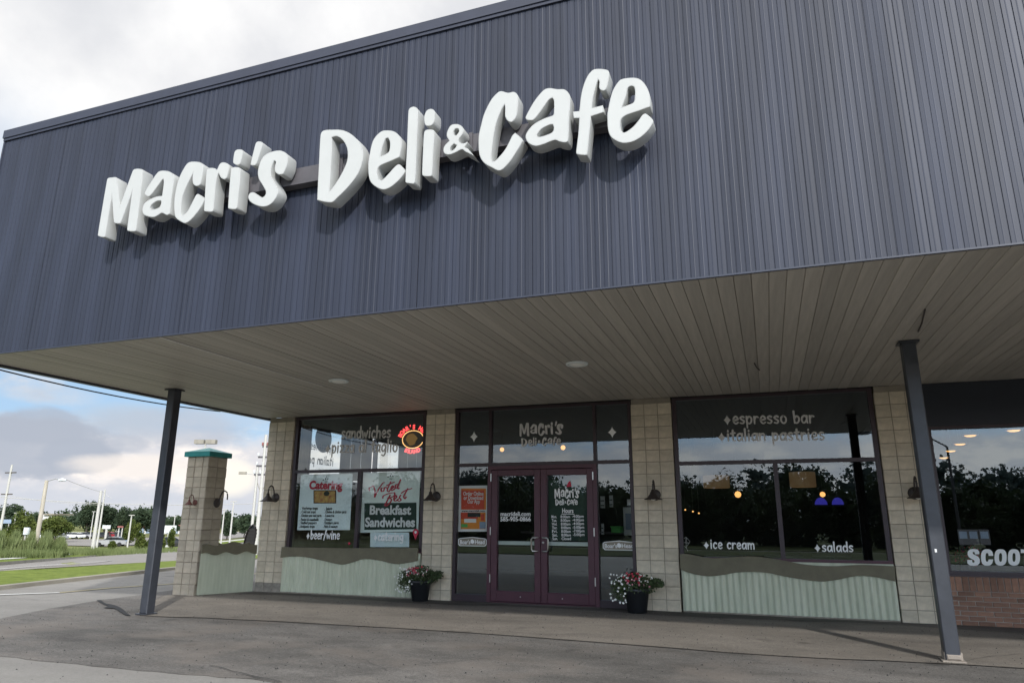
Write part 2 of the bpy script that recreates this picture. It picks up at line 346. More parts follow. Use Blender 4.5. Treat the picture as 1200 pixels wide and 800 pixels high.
def catmull(pts,closed=True,corner=55,step=5):
    n=len(pts); out=[]; rng=range(n if closed else n-1)
    def ang(i):
        if not closed and i in(0,n-1): return 180
        a=Vector(pts[i])-Vector(pts[i-1]); b=Vector(pts[(i+1)%n])-Vector(pts[i]); 
        return math.degrees(a.angle(b)) if a.length and b.length else 0
    for i in rng:
        p1=Vector(pts[i]); p2=Vector(pts[(i+1)%n]); d=p2-p1
        m1=(p2-Vector(pts[i-1]))/2 if ang(i)<corner else d*.5
        m2=(Vector(pts[(i+2)%n])-p1)/2 if ang((i+1)%n)<corner else d*.5
        if ang(i)<corner and m1.length>1.2*d.length: m1=m1.normalized()*1.2*d.length
        if ang((i+1)%n)<corner and m2.length>1.2*d.length: m2=m2.normalized()*1.2*d.length
        for k in range(step):
            t=k/step; t2,t3=t*t,t*t*t
            q=p1*(2*t3-3*t2+1)+m1*(t3-2*t2+t)+p2*(-2*t3+3*t2)+m2*(t3-t2); out.append((q.x,q.y))
    if not closed: out.append(tuple(pts[-1]))
    return out
def curve_to_mesh(cu,name,material):
    o=bpy.data.objects.new('tmp',cu); COL.objects.link(o)
    dg=bpy.context.evaluated_depsgraph_get(); me=bpy.data.meshes.new_from_object(o.evaluated_get(dg)); me.name=name
    bpy.data.objects.remove(o); bpy.data.curves.remove(cu)
    me.materials.clear(); me.materials.append(MT[material]); return me
def outline_mesh(name,polys,depth,material,bevel=.0,inset=0.):    # closed 2-d outlines (first = outside), thickness centred on 0
    cu=bpy.data.curves.new('tmp','CURVE'); cu.dimensions='2D'; cu.fill_mode='BOTH'; cu.extrude=depth/2; cu.bevel_depth=bevel; cu.bevel_resolution=1; cu.offset=-bevel-inset
    for p in polys:
        s=cu.splines.new('POLY'); s.points.add(len(p)-1); s.use_cyclic_u=True
        for q,(x,y) in zip(s.points,p): q.co=(x,y,0,1)
    return curve_to_mesh(cu,name,material)
def upright(me,x0,y0,z0,flip=False):      # x,y,z of a flat mesh -> x, -z depth, y up
    for v in me.vertices:
        x,y,z=v.co; v.co=((-x if flip else x)+x0,-z+y0,y+z0)
    if flip: me.flip_normals()
    me.update(); return me
def text_mesh(txt,size,material,bold=0.,squeeze=1.,shear=0,depth=.002,spacing=1.,align='CENTER',lines=1.):
    cu=bpy.data.curves.new('tmp','FONT'); cu.body=txt; cu.size=size; cu.offset=bold; cu.extrude=depth/2; cu.align_x=align; cu.align_y='CENTER'; cu.shear=shear; cu.space_character=spacing; cu.resolution_u=3; cu.space_line=lines
    me=curve_to_mesh(cu,'lettering',material)
    for v in me.vertices: v.co.x*=squeeze
    return me
def put_text(txt,px0,px1,py,y,material,parent,hpx=None,bold=.0,shear=0,align='fit',name='lettering',front=.006,py2=None):
    """text whose line runs from pixel px0 to px1 at photo height py on the vertical plane y"""
    a=onY(px0,py,y); b=onY(px1,py if py2 is None else py2,y); wid=(b-a).x
    h=(hpx or 8)/(0.72)*(onY(px0,py,y)-onY(px0,py+1,y)).z if hpx else .1
    me=text_mesh(txt,h,material,bold*h,1,shear)
    xs=[v.co.x for v in me.vertices]; ys=[v.co.y for v in me.vertices]; w0=max(xs)-min(xs); cx=(max(xs)+min(xs))/2; cy=(max(ys)+min(ys))/2
    ang=math.atan2(b.z-a.z,b.x-a.x)
    for v in me.vertices:
        x=(v.co.x-cx)*wid/w0; yy=v.co.y-cy; v.co.x=x*math.cos(ang)-yy*math.sin(ang); v.co.y=x*math.sin(ang)+yy*math.cos(ang)
    o=rootloc(parent); upright(me,(a.x+b.x)/2-o.x,y-front-o.y,(a.z+b.z)/2-o.z)
    return link(name,me,parent)
# hand lettering drawn with brush strokes
GL={'a':(.52,[[(.42,.48),(.30,.60),(.12,.50),(.06,.25),(.14,.03),(.28,.05),(.42,.30)],[(.45,.60),(.43,.2),(.47,0)]]),
'b':(.5,[[(.07,1),(.08,0)],[(.09,.38),(.25,.58),(.42,.42),(.38,.12),(.22,0),(.08,.08)]]),
'c':(.46,[[(.40,.50),(.26,.61),(.10,.44),(.09,.16),(.22,0),(.39,.10)]]),
'd':(.52,[[(.44,1.02),(.45,0)],[(.42,.42),(.27,.60),(.09,.44),(.10,.12),(.24,.01),(.43,.2)]]),
'e':(.48,[[(.08,.28),(.40,.36),(.37,.54),(.24,.62),(.09,.44),(.09,.15),(.25,0),(.42,.10)]]),
'g':(.52,[[(.42,.50),(.27,.61),(.09,.44),(.10,.14),(.24,.06),(.42,.28)],[(.45,.60),(.43,-.08),(.30,-.30),(.08,-.24)]]),
'h':(.52,[[(.08,1.02),(.07,0)],[(.08,.36),(.26,.58),(.41,.48),(.42,0)]]),
'i':(.22,[[(.10,.60),(.09,0)],[(.11,.80),(.11,.88)]]),
'l':(.22,[[(.10,1.02),(.09,0)]]),
'm':(.76,[[(.07,.60),(.07,0)],[(.08,.38),(.22,.58),(.34,.48),(.35,0)],[(.36,.38),(.50,.58),(.63,.48),(.64,0)]]),
'n':(.52,[[(.07,.60),(.07,0)],[(.08,.36),(.26,.58),(.41,.48),(.42,0)]]),
'o':(.52,[[(.26,.61),(.09,.46),(.09,.15),(.25,0),(.42,.14),(.43,.46),(.26,.61)]]),
'p':(.52,[[(.07,.62),(.08,-.34)],[(.08,.36),(.24,.60),(.43,.44),(.39,.12),(.24,0),(.09,.12)]]),
'r':(.42,[[(.08,.60),(.07,0)],[(.08,.36),(.22,.58),(.38,.52)]]),
's':(.44,[[(.37,.54),(.22,.61),(.08,.48),(.20,.33),(.36,.20),(.26,.02),(.06,.06)]]),
't':(.40,[[(.20,.92),(.19,.10),(.33,0)],[(.02,.62),(.38,.66)]]),
'w':(.68,[[(.04,.60),(.17,0),(.32,.48),(.46,0),(.62,.62)]]),
'z':(.46,[[(.05,.58),(.40,.58),(.07,.03),(.43,.04)]]),
'/':(.40,[[(.36,1.0),(.04,-.1)]]),' ':(.34,[]),
'*':(.62,[])}
def brush(txt,wid,h,weight=.13):
    """returns MB-ready verts in (x,z) with small y offsets; width wid, em height h"""
    tot=sum(GL[c][0] for c in txt)+.06*(len(txt)-1); sx_=wid/tot; V=[];F=[]; x=0; k=0
    for ch in txt:
        w,ss=GL[ch]
        if ch=='*':
            cx,cz=x+.27,.32; b=len(V); pts=[]
            for i in range(32):
                t=2*PI*i/32; q=abs(math.cos(t))**2.7*math.copysign(1,math.cos(t)); r=abs(math.sin(t))**2.7*math.copysign(1,math.sin(t)); pts.append((cx+q*.30,cz+r*.44))
            V+=[(p[0]*sx_,0,p[1]*h) for p in pts]; V.append((cx*sx_,0,cz*h)); F+=[(b+i,b+(i+1)%32,b+32) for i in range(32)]
        for st in ss:
            st=[(x+a,c) for a,c in st]; p=[Vector((a*sx_,0,c*h)) for a,c in (catmull(st,False,100,4) if len(st)>2 else st)]
            dy=-.00025*(k%4); k+=1; b=len(V); n=len(p); hw=weight*h/2
            e0=(p[0]-p[1]).normalized(); e1=(p[-1]-p[-2]).normalized()
            for i,q in enumerate(p):
                t=(p[min(i+1,n-1)]-p[max(i-1,0)]).normalized(); nn_=Vector((-t.z,0,t.x)); wv=hw*(1.12-.28*i/(n-1))
                V+=[(q.x+nn_.x*wv,dy,q.z+nn_.z*wv),(q.x-nn_.x*wv,dy,q.z-nn_.z*wv)]
            F+=[(b+2*i,b+2*i+1,b+2*i+3,b+2*i+2) for i in range(n-1)]
            for q,e,i0 in ((p[0],e0,0),(p[-1],e1,2*n-2)):
                bb=len(V); V+=[(q.x+e.x*hw*.8+ -e.z*hw*.45,dy,q.z+e.z*hw*.8+e.x*hw*.45),(q.x+e.x*hw*.8+e.z*hw*.45,dy,q.z+e.z*hw*.8-e.x*hw*.45)]
                F.append((b+i0,b+i0+1,bb+1,bb) if i0 else (b+i0,b+i0+1,bb,bb+1))
        x+=w+.06
    return V,F
def put_brush(txt,px0,px1,pyb,y,material,parent,xh,flipx=False,pyb1=None,plane='y',weight=.15,front=.006):
    a=onY(px0,pyb,y); b=onY(px1,pyb1 or pyb,y); ppm=(onY(px0,pyb,y)-onY(px0,pyb+1,y)).z
    V,F=brush(txt,b.x-a.x,xh*ppm/.6,weight); sl=(b.z-a.z)/(b.x-a.x)
    mb=MB(); mb.add([(a.x+x,y-front+d,a.z+z+sl*x) for x,d,z in V],F); return mb.build('lettering',material,parent)
# ================================================================== GROUND
def sheet(name,polyfn_a,polyfn_b,material,dz=0.,parent=None,**k):
    mb=MB(); mb.strip([(p[0],p[1],p[2]+dz) for p in polyfn_a],[(p[0],p[1],p[2]+dz) for p in polyfn_b]); return mb.build(name,material,parent,**k)
def edge(pts,n=24):   # pixel polyline -> terrain points, resampled evenly
    out=[]
    for i in range(len(pts)-1):
        for k in range(n):
            t=k/n; out.append(onT(pts[i][0]*(1-t)+pts[i+1][0]*t,pts[i][1]*(1-t)+pts[i+1][1]*t))
    out.append(onT(*pts[-1])); return out
# one base sheet out to the horizon
mb=MB(); us=[-1500,-600,-300,-150,-60,-20,0,20,26,33,46,60,75,90,120,150,185,220,300,400,700,1400,3000]; vs_=[-3000,-1200,-500,-200,-60,0,60,200,500,1200,3000]
grid=[[Vector((HX*u+HY*v,HY*u-HX*v,0)) for v in vs_] for u in us]
V=[]; 
for g in grid:
    for p in g: V.append((p.x,p.y,terr(p.x,p.y)-.09))
n=len(vs_); mb.add(V,[(i*n+j,i*n+j+1,(i+1)*n+j+1,(i+1)*n+j) for i in range(len(us)-1) for j in range(n-1)])
mb.build('ground','rough',kind='structure',label='rough meadow ground falling away beyond the roads')
# survey of the near ground edges
K0=[(-900,800),(0,690.5),(206,667),(300,655),(420,638)]
G1=[(-900,734),(0,671),(206,658),(300,650),(420,635)]
R2=[(-900,716),(0,661.5),(206,642.8),(300,634),(420,624)]
k0=edge(K0); g1=edge(G1); r2=edge(R2)
# lot + drive: everything from behind the camera up to the median kerb
lot=MB()
near=[Vector((p.x,p.y,terr(p.x,p.y)-.0)) for p in k0]
far_in=[Vector((16,p.y,0)) if True else p for p in k0]
lot.strip([(p.x,p.y,p.z-.008) for p in near],[(16,min(p.y,60),-.008) for p in near])
lot.add([(-300,-120,-.008),(120,-120,-.008),(120,near[0].y,-.008),(near[0].x,near[0].y,-.008),(-300,near[0].y,-.008)],[(0,1,2,3,4)])
lot.add([(16,near[0].y,-.008),(120,near[0].y,-.008),(120,60,-.008),(16,60,-.008)],[(0,1,2,3)])
lot.build('access_road','lotold',kind='structure',label='lighter grey access road along the grass median')
# darker resurfaced parking area in front of the shop
pl=[onZ(*p) for p in [(0,724),(60,712),(115,703),(160,697),(206,690)]]
pf=[onZ(*p) for p in [(-60,764),(0,768),(110,779),(220,789.),(330,800)]]
mb=MB(); poly=[(pl[0].x-6,pl[0].y-2.5)]+[(p.x,p.y) for p in pl]+[(-10.2,12.3),(16,12.3),(16,4.35),(0,4.5),(-3.2,4.95)]+[(p.x,p.y) for p in reversed(pf)]+[(pl[0].x-4,pl[0].y-4.5)]
pp=catmull(poly,True,40,6); rnd=random.Random(3)
pp=[(x+rnd.uniform(-.035,.035),y+rnd.uniform(-.035,.035)) for x,y in pp]
me=outline_mesh('parking_lot',[pp],.002,'lot'); o=link('parking_lot',me,None,(0,0,-.003)); tag(o,kind='structure',label='dark patched asphalt parking area before the shop')
# apron (walkway) under the canopy
mb=MB(); e=[(-11.05,10.95),(-9.35,8.78),(-8.0,8.80),(-6,8.93),(-3.2,8.95),(0,8.75),(1.75,8.95),(16,9.1)]
e2=catmull(e,False,60,5); e2=[(x,y+rnd.uniform(-.015,.015)) for x,y in e2]
mb.strip([(x,y,.006) for x,y in e2],[(max(x,-11.05),12.3,.006) for x,y in e2]); mb.build('walkway','walk',kind='structure',label='brownish smooth walkway under the canopy')
mb=MB(); mb.strip([(x,y-rnd.uniform(.002,.016),.0085) for x,y in e2],[(x,y+rnd.uniform(.001,.01),.0085) for x,y in e2]); mb.build('walkway_joint','walkdirt_shade',kind='structure')
# wall-foot gutter strip: dirt plus canopy shade painted into its width and colour
xs=[-9.95+i*.25 for i in range(105)]; mb=MB(); mb.strip([(x,11.72+.12*math.sin(x*1.3)+rnd.uniform(-.05,.05),.010) for x in xs],[(x,12.17,.010) for x in xs]); mb.build('dirt_shade_strip','walkdirt_shade',kind='structure')
# tar filled cracks by the left post
def blot(name,pix,material='tar',z=.012):
    pts=catmull([(onZ(*p).x,onZ(*p).y) for p in pix],True,80,4); me=outline_mesh(name,[pts],.0015,material); return tag(link(name,me,None,(0,0,z)),kind='structure')
blot('tar_crack',[(113,703.4),(118,703.4),(123,707),(131,708.6),(138,710.8),(145,715),(149,719),(153,721.5),(147,721),(141,717.5),(133,713),(121,712.4),(127,711),(124,709.4),(118,706.5)])
def crack(pix,w=.008):
    p=[onZ(*q) for q in pix]; q2=[]
    for i in range(len(p)-1):
        for k in range(6):
            t=k/6; v=p[i].lerp(p[i+1],t); q2.append((v.x+rnd.uniform(-.02,.02),v.y+rnd.uniform(-.02,.02)))
    mb=MB(); mb.strip([(x,y-w*rnd.uniform(.4,1),.0125) for x,y in q2],[(x,y+w*rnd.uniform(.4,1),.0125) for x,y in q2]); mb.build('asphalt_crack','tar',kind='structure')
crack([(330,800),(245,780),(220,788)]); crack([(440,790),(350,796),(500,778),(600,770)],.006); crack([(1126,778),(1135,790),(1142,800)],.007); crack([(880,775),(960,790),(1010,800)],.005)
mb=MB(); rg=random.Random(15)
for _ in range(1500):
    x=rg.uniform(-11,3.2); y=4.2+(rg.random()**.8)*7.6; s_=rg.uniform(.004,.011) if rg.random()<.94 else rg.uniform(.011,.014)
    p=[(x+s_*rg.uniform(.6,1.2)*math.cos(k*2.09),y+s_*rg.uniform(.6,1.2)*math.sin(k*2.09),.0055) for k in range(3)]+[(x,y,.009+s_*.6)]
    mb.add(p,[(0,1,3),(1,2,3),(2,0,3)])
mb.build('loose_grit','tar',kind='stuff',label='loose grit and pebbles scattered over the asphalt')
for pix,w_ in [([(700,800),(760,782),(845,776),(930,780)],.005),([(60,760),(140,748),(230,752),(330,741)],.005),([(520,735),(640,744),(700,742)],.004),([(1126,776),(1160,770),(1200,766)],.006),([(380,765),(430,775),(460,790)],.004)]: crack(pix,w_)
for pix in ([(470,768),(500,765),(520,770),(495,775),(474,773)],[(260,735),(290,733),(300,737),(270,739)],[(905,752),(940,752),(950,757),(915,758)]): pass
# median, second road, verge, path
def lift(pts,z): return [Vector((p.x,p.y,p.z+z)) for p in pts]
mb=MB(); mb.strip(lift(k0,.066),lift(g1,.066)); mb.build('grass_median','grass',kind='structure',label='mown grass median between the access road and street')
for nm,ed,sgn in (('median_kerb',k0,1),('median_kerb',g1,-1)):
    mb=MB(); top=[]; 
    a=lift(ed,.0); b=[]
    for i,p in enumerate(ed):
        t=(ed[min(i+1,len(ed)-1)]-ed[max(i-1,0)]); t.z=0; t.normalize(); nrm=Vector((t.y,-t.x,0))*sgn
        b.append((p-nrm*.0, p+nrm*.0, p-nrm*.22))
    mb.strip([(q[0]+Vector((0,0,-.1))) for q in b],[(q[0]+Vector((0,0,.07))) for q in b]); mb.strip([(q[0]+Vector((0,0,.07))) for q in b],[(q[2]+Vector((0,0,.07))) for q in b]); mb.build(nm,'kerb',kind='structure')
mb=MB(); mb.strip(lift(g1,-.02),lift(r2,-.02)); mb.build('street','road',kind='structure',label='pale asphalt street beyond the grass median')
v1=edge([(-900,700),(0,657.2),(206,640.6),(300,631),(420,621)]); v2=edge([(-900,697),(0,655.8),(206,639.6),(300,630),(420,620)])
mb=MB(); mb.strip(lift(r2,.06),lift(v1,.05)); mb.build('grass_verge','grass',kind='structure')
mb=MB(); mb.strip(lift(v1,.08),lift(v2,.08)); mb.build('footpath','paint',kind='structure',label='thin pale footpath beyond the street verge')
mb=MB(); rk=[(r2[i]) for i in range(len(r2))]; mb.strip([p+Vector((0,0,-.1)) for p in rk],[p+Vector((0,0,.1)) for p in rk]); mb.build('verge_kerb','kerb',kind='structure')
fa=edge([(70,638.5),(120,640),(206,636.5),(300,628),(420,619)]); fb=edge([(70,631.5),(120,631.5),(206,628.5),(300,621),(420,616)])
mb=MB(); mb.strip(lift(fa,.03),lift(fb,.03)); mb.build('side_road','road',kind='structure',label='far side road and car park asphalt')
va=edge([(-600,650),(0,654),(206,638.5)]); 
# painted lines
def line(pix,w,material,name='painted_line'):
    e=edge(pix,10); mb=MB(); a=[];b=[]
    for i,p in enumerate(e):
        t=(e[min(i+1,len(e)-1)]-e[max(i-1,0)]); t.z=0; t.normalize(); nrm=Vector((-t.y,t.x,0))*w/2; a.append(p+nrm+Vector((0,0,.004))); b.append(p-nrm+Vector((0,0,.004)))
    mb.strip(a,b); mb.build(name,material,kind='structure')
line([(-300,712),(0,696.5),(70,694)],.16,'paint'); line([(70,694),(130,688.5),(206,683.5),(330,668)],.10,'painty')
line([(-200,682),(0,668.5-2.5),(206,651),(300,641)],.12,'paint')
# ================================================================== BUILDING
YW=12.163; ZS=3.523; YF=5.97
BX0,BX1=-9.95,14.0
bld=thing('shop_building',(0,12.16,0),'single storey shop with dark blue corrugated canopy front and cream block piers','building')
# --- core masses
mb=MB(); mb.box(-9.93,BX1,YW+.45,YW+.6,ZS+.02,6.7).box(-9.93,-9.75,YW+.02,13.35,0,ZS).box(-9.93,-9.75,19.3,26,0,ZS).box(-9.93,-9.75,13.35,19.3,0,2.27).box(-9.93,-9.75,YW+.02,26,ZS+.06,6.7)
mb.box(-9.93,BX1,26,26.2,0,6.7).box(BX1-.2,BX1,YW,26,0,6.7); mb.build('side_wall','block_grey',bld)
MB().box(-9.97,BX1,YF+.12,26.2,6.55,6.7).build('roof','cap',bld)
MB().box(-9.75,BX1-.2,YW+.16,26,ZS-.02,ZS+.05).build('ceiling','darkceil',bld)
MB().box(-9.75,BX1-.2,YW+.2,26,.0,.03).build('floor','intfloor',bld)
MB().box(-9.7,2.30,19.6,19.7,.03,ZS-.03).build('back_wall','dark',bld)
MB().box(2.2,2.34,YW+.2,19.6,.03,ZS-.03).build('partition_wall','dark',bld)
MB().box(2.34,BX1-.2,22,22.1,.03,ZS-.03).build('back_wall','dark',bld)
# --- soffit boards
sof=MB().box(-10.06,BX1,YF+.03,YW+.02,ZS+.012,ZS+.05).build('soffit','gap',bld)
unit=MB(); bw=.148; ylen=YW-YF-.05
unit.add([(-bw/2+.002,0,.010),(-bw/2+.007,0,0),(bw/2-.001,0,0),(bw/2-.001,0,.018),(-bw/2+.002,ylen,.010),(-bw/2+.007,ylen,0),(bw/2-.001,ylen,0),(bw/2-.001,ylen,.018)],[(0,1,5,4),(1,2,6,5),(2,3,7,6),(0,3,2,1),(4,5,6,7)])
bme=unit.mesh('board','board')
nb=int((BX1-(-10.05))/bw)
for i in range(nb):
    x=-10.05+bw*(i+.5); o=link('board',bme,sof,(x,YF+.04-12.16,ZS+random.uniform(-.002,.002)))
    o.rotation_euler=(0,R(random.uniform(-.6,.6)),0)
# --- corrugated fascia
fas=MB().box(-10.03,BX1,YF+.03,YF+.10,ZS+.02,6.72).build('fascia','gap',bld)
pitch=.0775; nr=8
def ribsheet(seed):
    r=random.Random(seed); mb=MB(); prof=[]; x=0
    for i in range(nr):
        x=i*pitch; d=r.uniform(-.0015,.0015)
        prof+=[(x,.0),(x+.0025,.006),(x+.0065,.006),(x+.009,.0004+d),(x+.036,-.0005),(x+.0415,-.0016),(x+.047,-.0005+d),(x+pitch-.001,.0)]
    zz=[0,3.26]; V=[(a,b,z) for z in zz for a,b in prof]; n=len(prof); mb.add(V,[(i,i+1,n+i+1,n+i) for i in range(n-1)]); return mb.mesh('metal_sheet','fascia')
sheets=[ribsheet(k) for k in range(4)]; sw=pitch*nr
ns=int((BX1+10.07)/sw)
for i in range(ns):
    o=link('metal_sheet',sheets[i%4],fas,(-10.02+i*sw,YF-12.16+random.uniform(-.002,.002),ZS+.0)); o.rotation_euler=(0,0,R(random.uniform(-.12,.12)))
capm=MB(); capm.box(-10.055,BX1,YF-.035,YF+.2,6.775,6.90).box(-10.045,BX1,YF-.022,YF-.004,6.735,6.775); capm.build('cap_flashing','cap',bld)
mb=MB(); mb.box(-10.05,-10.022,YF-.012,YW+.3,ZS-.012,6.74)
mb.build('end_panel','cap',bld)
MB().box(-10.02,BX1,YF-.010,YF+.02,ZS-.018,ZS-.003).build('drip_edge','cap',bld)
MB().box(-10.09,-9.99,YF+.03,YW+.3,ZS-.03,ZS-.012).build('soffit_trim','cap',bld)
xj=onZ(193,396,ZS).x; MB().box(xj-.014,xj+.014,YF+.05,9.3,ZS-.011,ZS-.004).build('joint_strip','vinylgrey',bld)
def scrap(p,q_): a_=onZ(*p,ZS); b_=onZ(*q_,ZS); MB().tube([(a_.x,a_.y,ZS-.005),(a_.lerp(b_,.5).x,a_.lerp(b_,.5).y,ZS-.03),(b_.x,b_.y,ZS-.006)],.008,5).build('loose_wire','iron',bld)
scrap((1084,362),(1076,388)); scrap((884,425),(890,433))
# cable sagging along the left edge
a=Vector((-10.16,6.2,ZS-.02)); b=Vector((-10.14,10.9,ZS-.02))
MB().tube([a.lerp(b,i/10)+Vector((0,0,-.085*4*(i/10)*(1-i/10))) for i in range(11)],.011,6).buildtop('loose_cable','iron',tuple(a),label='thin black cable sagging along the left edge of the canopy',cat='cable')
# --- posts
for k,(bx,by,tx,ty) in enumerate([(-9.17,8.78,-9.17,8.78),(1.715,9.12,1.73,9.08)]):
    mb=MB(); w=.075
    # hollow square post with rounded look
    mb.bbox(bx-w,bx+w,by-w,by+w,.02,ZS-.02,.012); p=mb.build('support_post','post',bld)
    MB().box(bx-.11,bx+.11,by-.11,by+.11,.008,.022).build('base_plate','post' if k==0 else 'concrete',p)
    MB().box(bx-.11,bx+.11,by-.11,by+.11,ZS-.028,ZS-.008).build('top_plate','post',p)
MB().bbox(1.715-.082,1.715+.092,9.12-.085,9.12+.085,.009,.10,.03).build('post_footing','concrete',bld)
MB().box(1.68,1.70,9.12-.0785,9.12-.0755,1.12,1.155).build('sticker','vinyl',bld)
# --- block piers
rows=17; rp=ZS/17.35
def blockmesh(w,h,d,seed,material):
    mb=MB(); mb.bbox(-w/2+.0045,w/2-.0045,0,d,-h/2+.0045,h/2-.0045,.004)
    return mb.mesh('block',material)
def pier(x0,x1,base=True,ncol=3):
    p=MB().box(x0+.012,x1-.012,YW+.008,YW+.32,0,ZS).build('block_pier','mortar',bld)
    cw=(x1-x0)/ncol; ms=[blockmesh(cw,rp,.2,k,'block') for k in range(2)]+[blockmesh(cw,rp,.2,9,'block_st')]
    for r_ in range(18):
        for c_ in range(ncol):
            z=rp*(r_+.5)
            if z+rp/2>ZS+.08: continue
            ob=link('block',ms[2] if (r_==0 and x0<-9) else ms[(r_+c_)%2],p,(x0+cw*(c_+.5),YW-12.16+random.uniform(-.0025,.0025),z-.02)); ob.rotation_euler=(R(random.uniform(-.25,.25)),0,R(random.uniform(-.3,.3)))
    return p
PX=[(-9.95,-9.30),(-6.20,-5.58),(-2.17,-1.46),(1.71,2.37)]
for a_,b_ in PX: pier(a_,b_)
# --- windows
def bars(mb,rects,y0,y1):
    for x0,x1,z0,z1 in rects: mb.box(x0,x1,y0,y1,z0,z1)
    return mb
def window(x0,x1,z0,z1,vm,tr,frame='brown',name='window',vtop=False,fw=.065,tilt=0.,glass='glass',label=None):
    """frame bars butt end to end: jambs full height, rails between"""
    mb=MB(); y0,y1=YW+.035,YW+.13
    mb.box(x0,x0+fw,y0,y1,z0,z1).box(x1-fw,x1,y0,y1,z0,z1).box(x0+fw,x1-fw,y0,y1,z1-fw*.7,z1).box(x0+fw,x1-fw,y0,y1,z0,z0+fw)
    mb.box(x0+fw,x1-fw,y0,y1,tr-.03,tr+.03)
    mb.box(vm-.035,vm+.035,y0,y1,z0+fw,tr-.03)
    f=mb.build(name,frame,bld)
    if label: f['label']=label
    def pane(a,b,c,d): 
        k_=tilt*(b-a)/2; g=MB().add([(a,YW+.08-k_,c),(b,YW+.08+k_,c),(b,YW+.08+k_,d),(a,YW+.08-k_,d)],[(0,1,2,3)]).build('pane',glass,f)
        return g
    pane(x0+fw,vm-.035,z0+fw,tr-.03); pane(vm+.035,x1-fw,z0+fw,tr-.03); pane(x0+fw,x1-fw,tr+.03,z1-fw*.7)
    return f
w1=window(-9.285,-6.215,.80,3.512,-7.67,2.385,label='window left of the doors with posters and sandwiches lettering')
w2=window(-1.447,1.697,.80,3.512,.155,2.385,frame='brown',label='window right of the doors with espresso bar lettering')
w1['label']='window left of the doors with posters and sandwiches lettering'
# maroon inner lining of the right window
MB().box(-1.447,1.697,YW+.025,YW+.033,.80,.865).build('sill','maroon',w2); MB().box(-9.285,-6.215,YW+.025,YW+.033,.80,.85).build('sill','maroon',w1)
# --- aprons under the windows: mint corrugated sheet + olive wavy board
def mint(x0,x1,z1,name='apron_panel'):
    mb=MB(); prof=[]; p=.098; n=int((x1-x0)/p)+1; 
    for i in range(n):
        a=x0+i*p
        for dx,dy in ((0,.0),(.012,-.004),(.034,-.022),(.046,-.024),(.060,-.022),(.082,-.004)):
            if a+dx<x1: prof.append((a+dx,YW-.02+dy))
    prof.append((x1,YW-.02)); mb.strip([(x,y,.035) for x,y in prof],[(x,y,z1) for x,y in prof])
    mb.box(x0,x1,YW-.012,YW+.03,.035,z1+.1)
    return mb.build(name,'mint',bld)
mint(-9.30,-6.22,.72); mint(-1.43,1.69,.72)
MB().box(-9.3,-6.22,YW-.03,YW+.03,.012,.034).build('base_rail','mortar',bld); MB().box(-1.43,1.69,YW-.03,YW+.03,.012,.034).build('base_rail','mortar',bld)
def wave(top,bot,y0,y1,parent,name='wavy_board'):
    t=catmull(top,False,170,7); b=catmull(bot,False,170,7); return MB().prism(t+b[::-1],y0,y1).build(name,'olive',parent)
yb=YW-.06
q=lambda l:[(onY(px,py,yb).x,onY(px,py,yb).z) for px,py in l]
wave(q([(796.5,649),(805,648.5),(833,653.5),(858,652.5),(880,651.5),(905,654),(943,661),(975,663),(1010,661.5),(1048.5,663)]),q([(797.5,667),(812,672),(831,674.7),(848,673),(866,670.2),(895,670.2),(925,676),(959.7,680.8),(980,679),(1004,674.5),(1025,675.5),(1049.5,681)]),yb,yb+.035,bld)
wave(q([(330,640.5),(350,641),(400,641.8),(440,641.8),(489.5,641.5)]),q([(328.5,653),(345,651.5),(362,653),(380,657),(400,661),(414,658),(427,654.5),(445,656.5),(465,660.5),(488.5,657)]),yb,yb+.035,bld)
# --- entrance
ent=MB(); y0,y1=YW+.035,YW+.14
ex=[-5.575,-4.885,-2.815,-2.178]; Z1=3.505; ztr=2.44
for x in (ex[0],ex[3]-.055): ent.box(x,x+.055,y0,y1,.012,Z1)
for x in (ex[1],ex[2]-.055): ent.box(x,x+.055,y0,y1,.012,Z1)
for a_,b_ in ((ex[0]+.055,ex[1]),(ex[1]+.055,ex[2]-.055),(ex[2],ex[3]-.055)):
    ent.box(a_,b_,y0,y1,Z1-.045,Z1).box(a_,b_,y0,y1,ztr-.03,ztr+.03)
    if a_!=ex[1]+.055: ent.box(a_,b_,y0,y1,.012,.13)
ef=ent.build('entrance_frame','brown',bld)
def pane(par,a,b,c,d,y=YW+.085): return MB().add([(a,y,c),(b,y,c),(b,y,d),(a,y,d)],[(0,1,2,3)]).build('pane','glass',par)
pane(ef,ex[0]+.055,ex[1],.13,ztr-.03); pane(ef,ex[2],ex[3]-.055,.13,ztr-.03)
pane(ef,ex[0]+.055,ex[1],ztr+.03,Z1-.045); pane(ef,ex[1]+.055,ex[2]-.055,ztr+.03,Z1-.045); pane(ef,ex[2],ex[3]-.055,ztr+.03,Z1-.045)
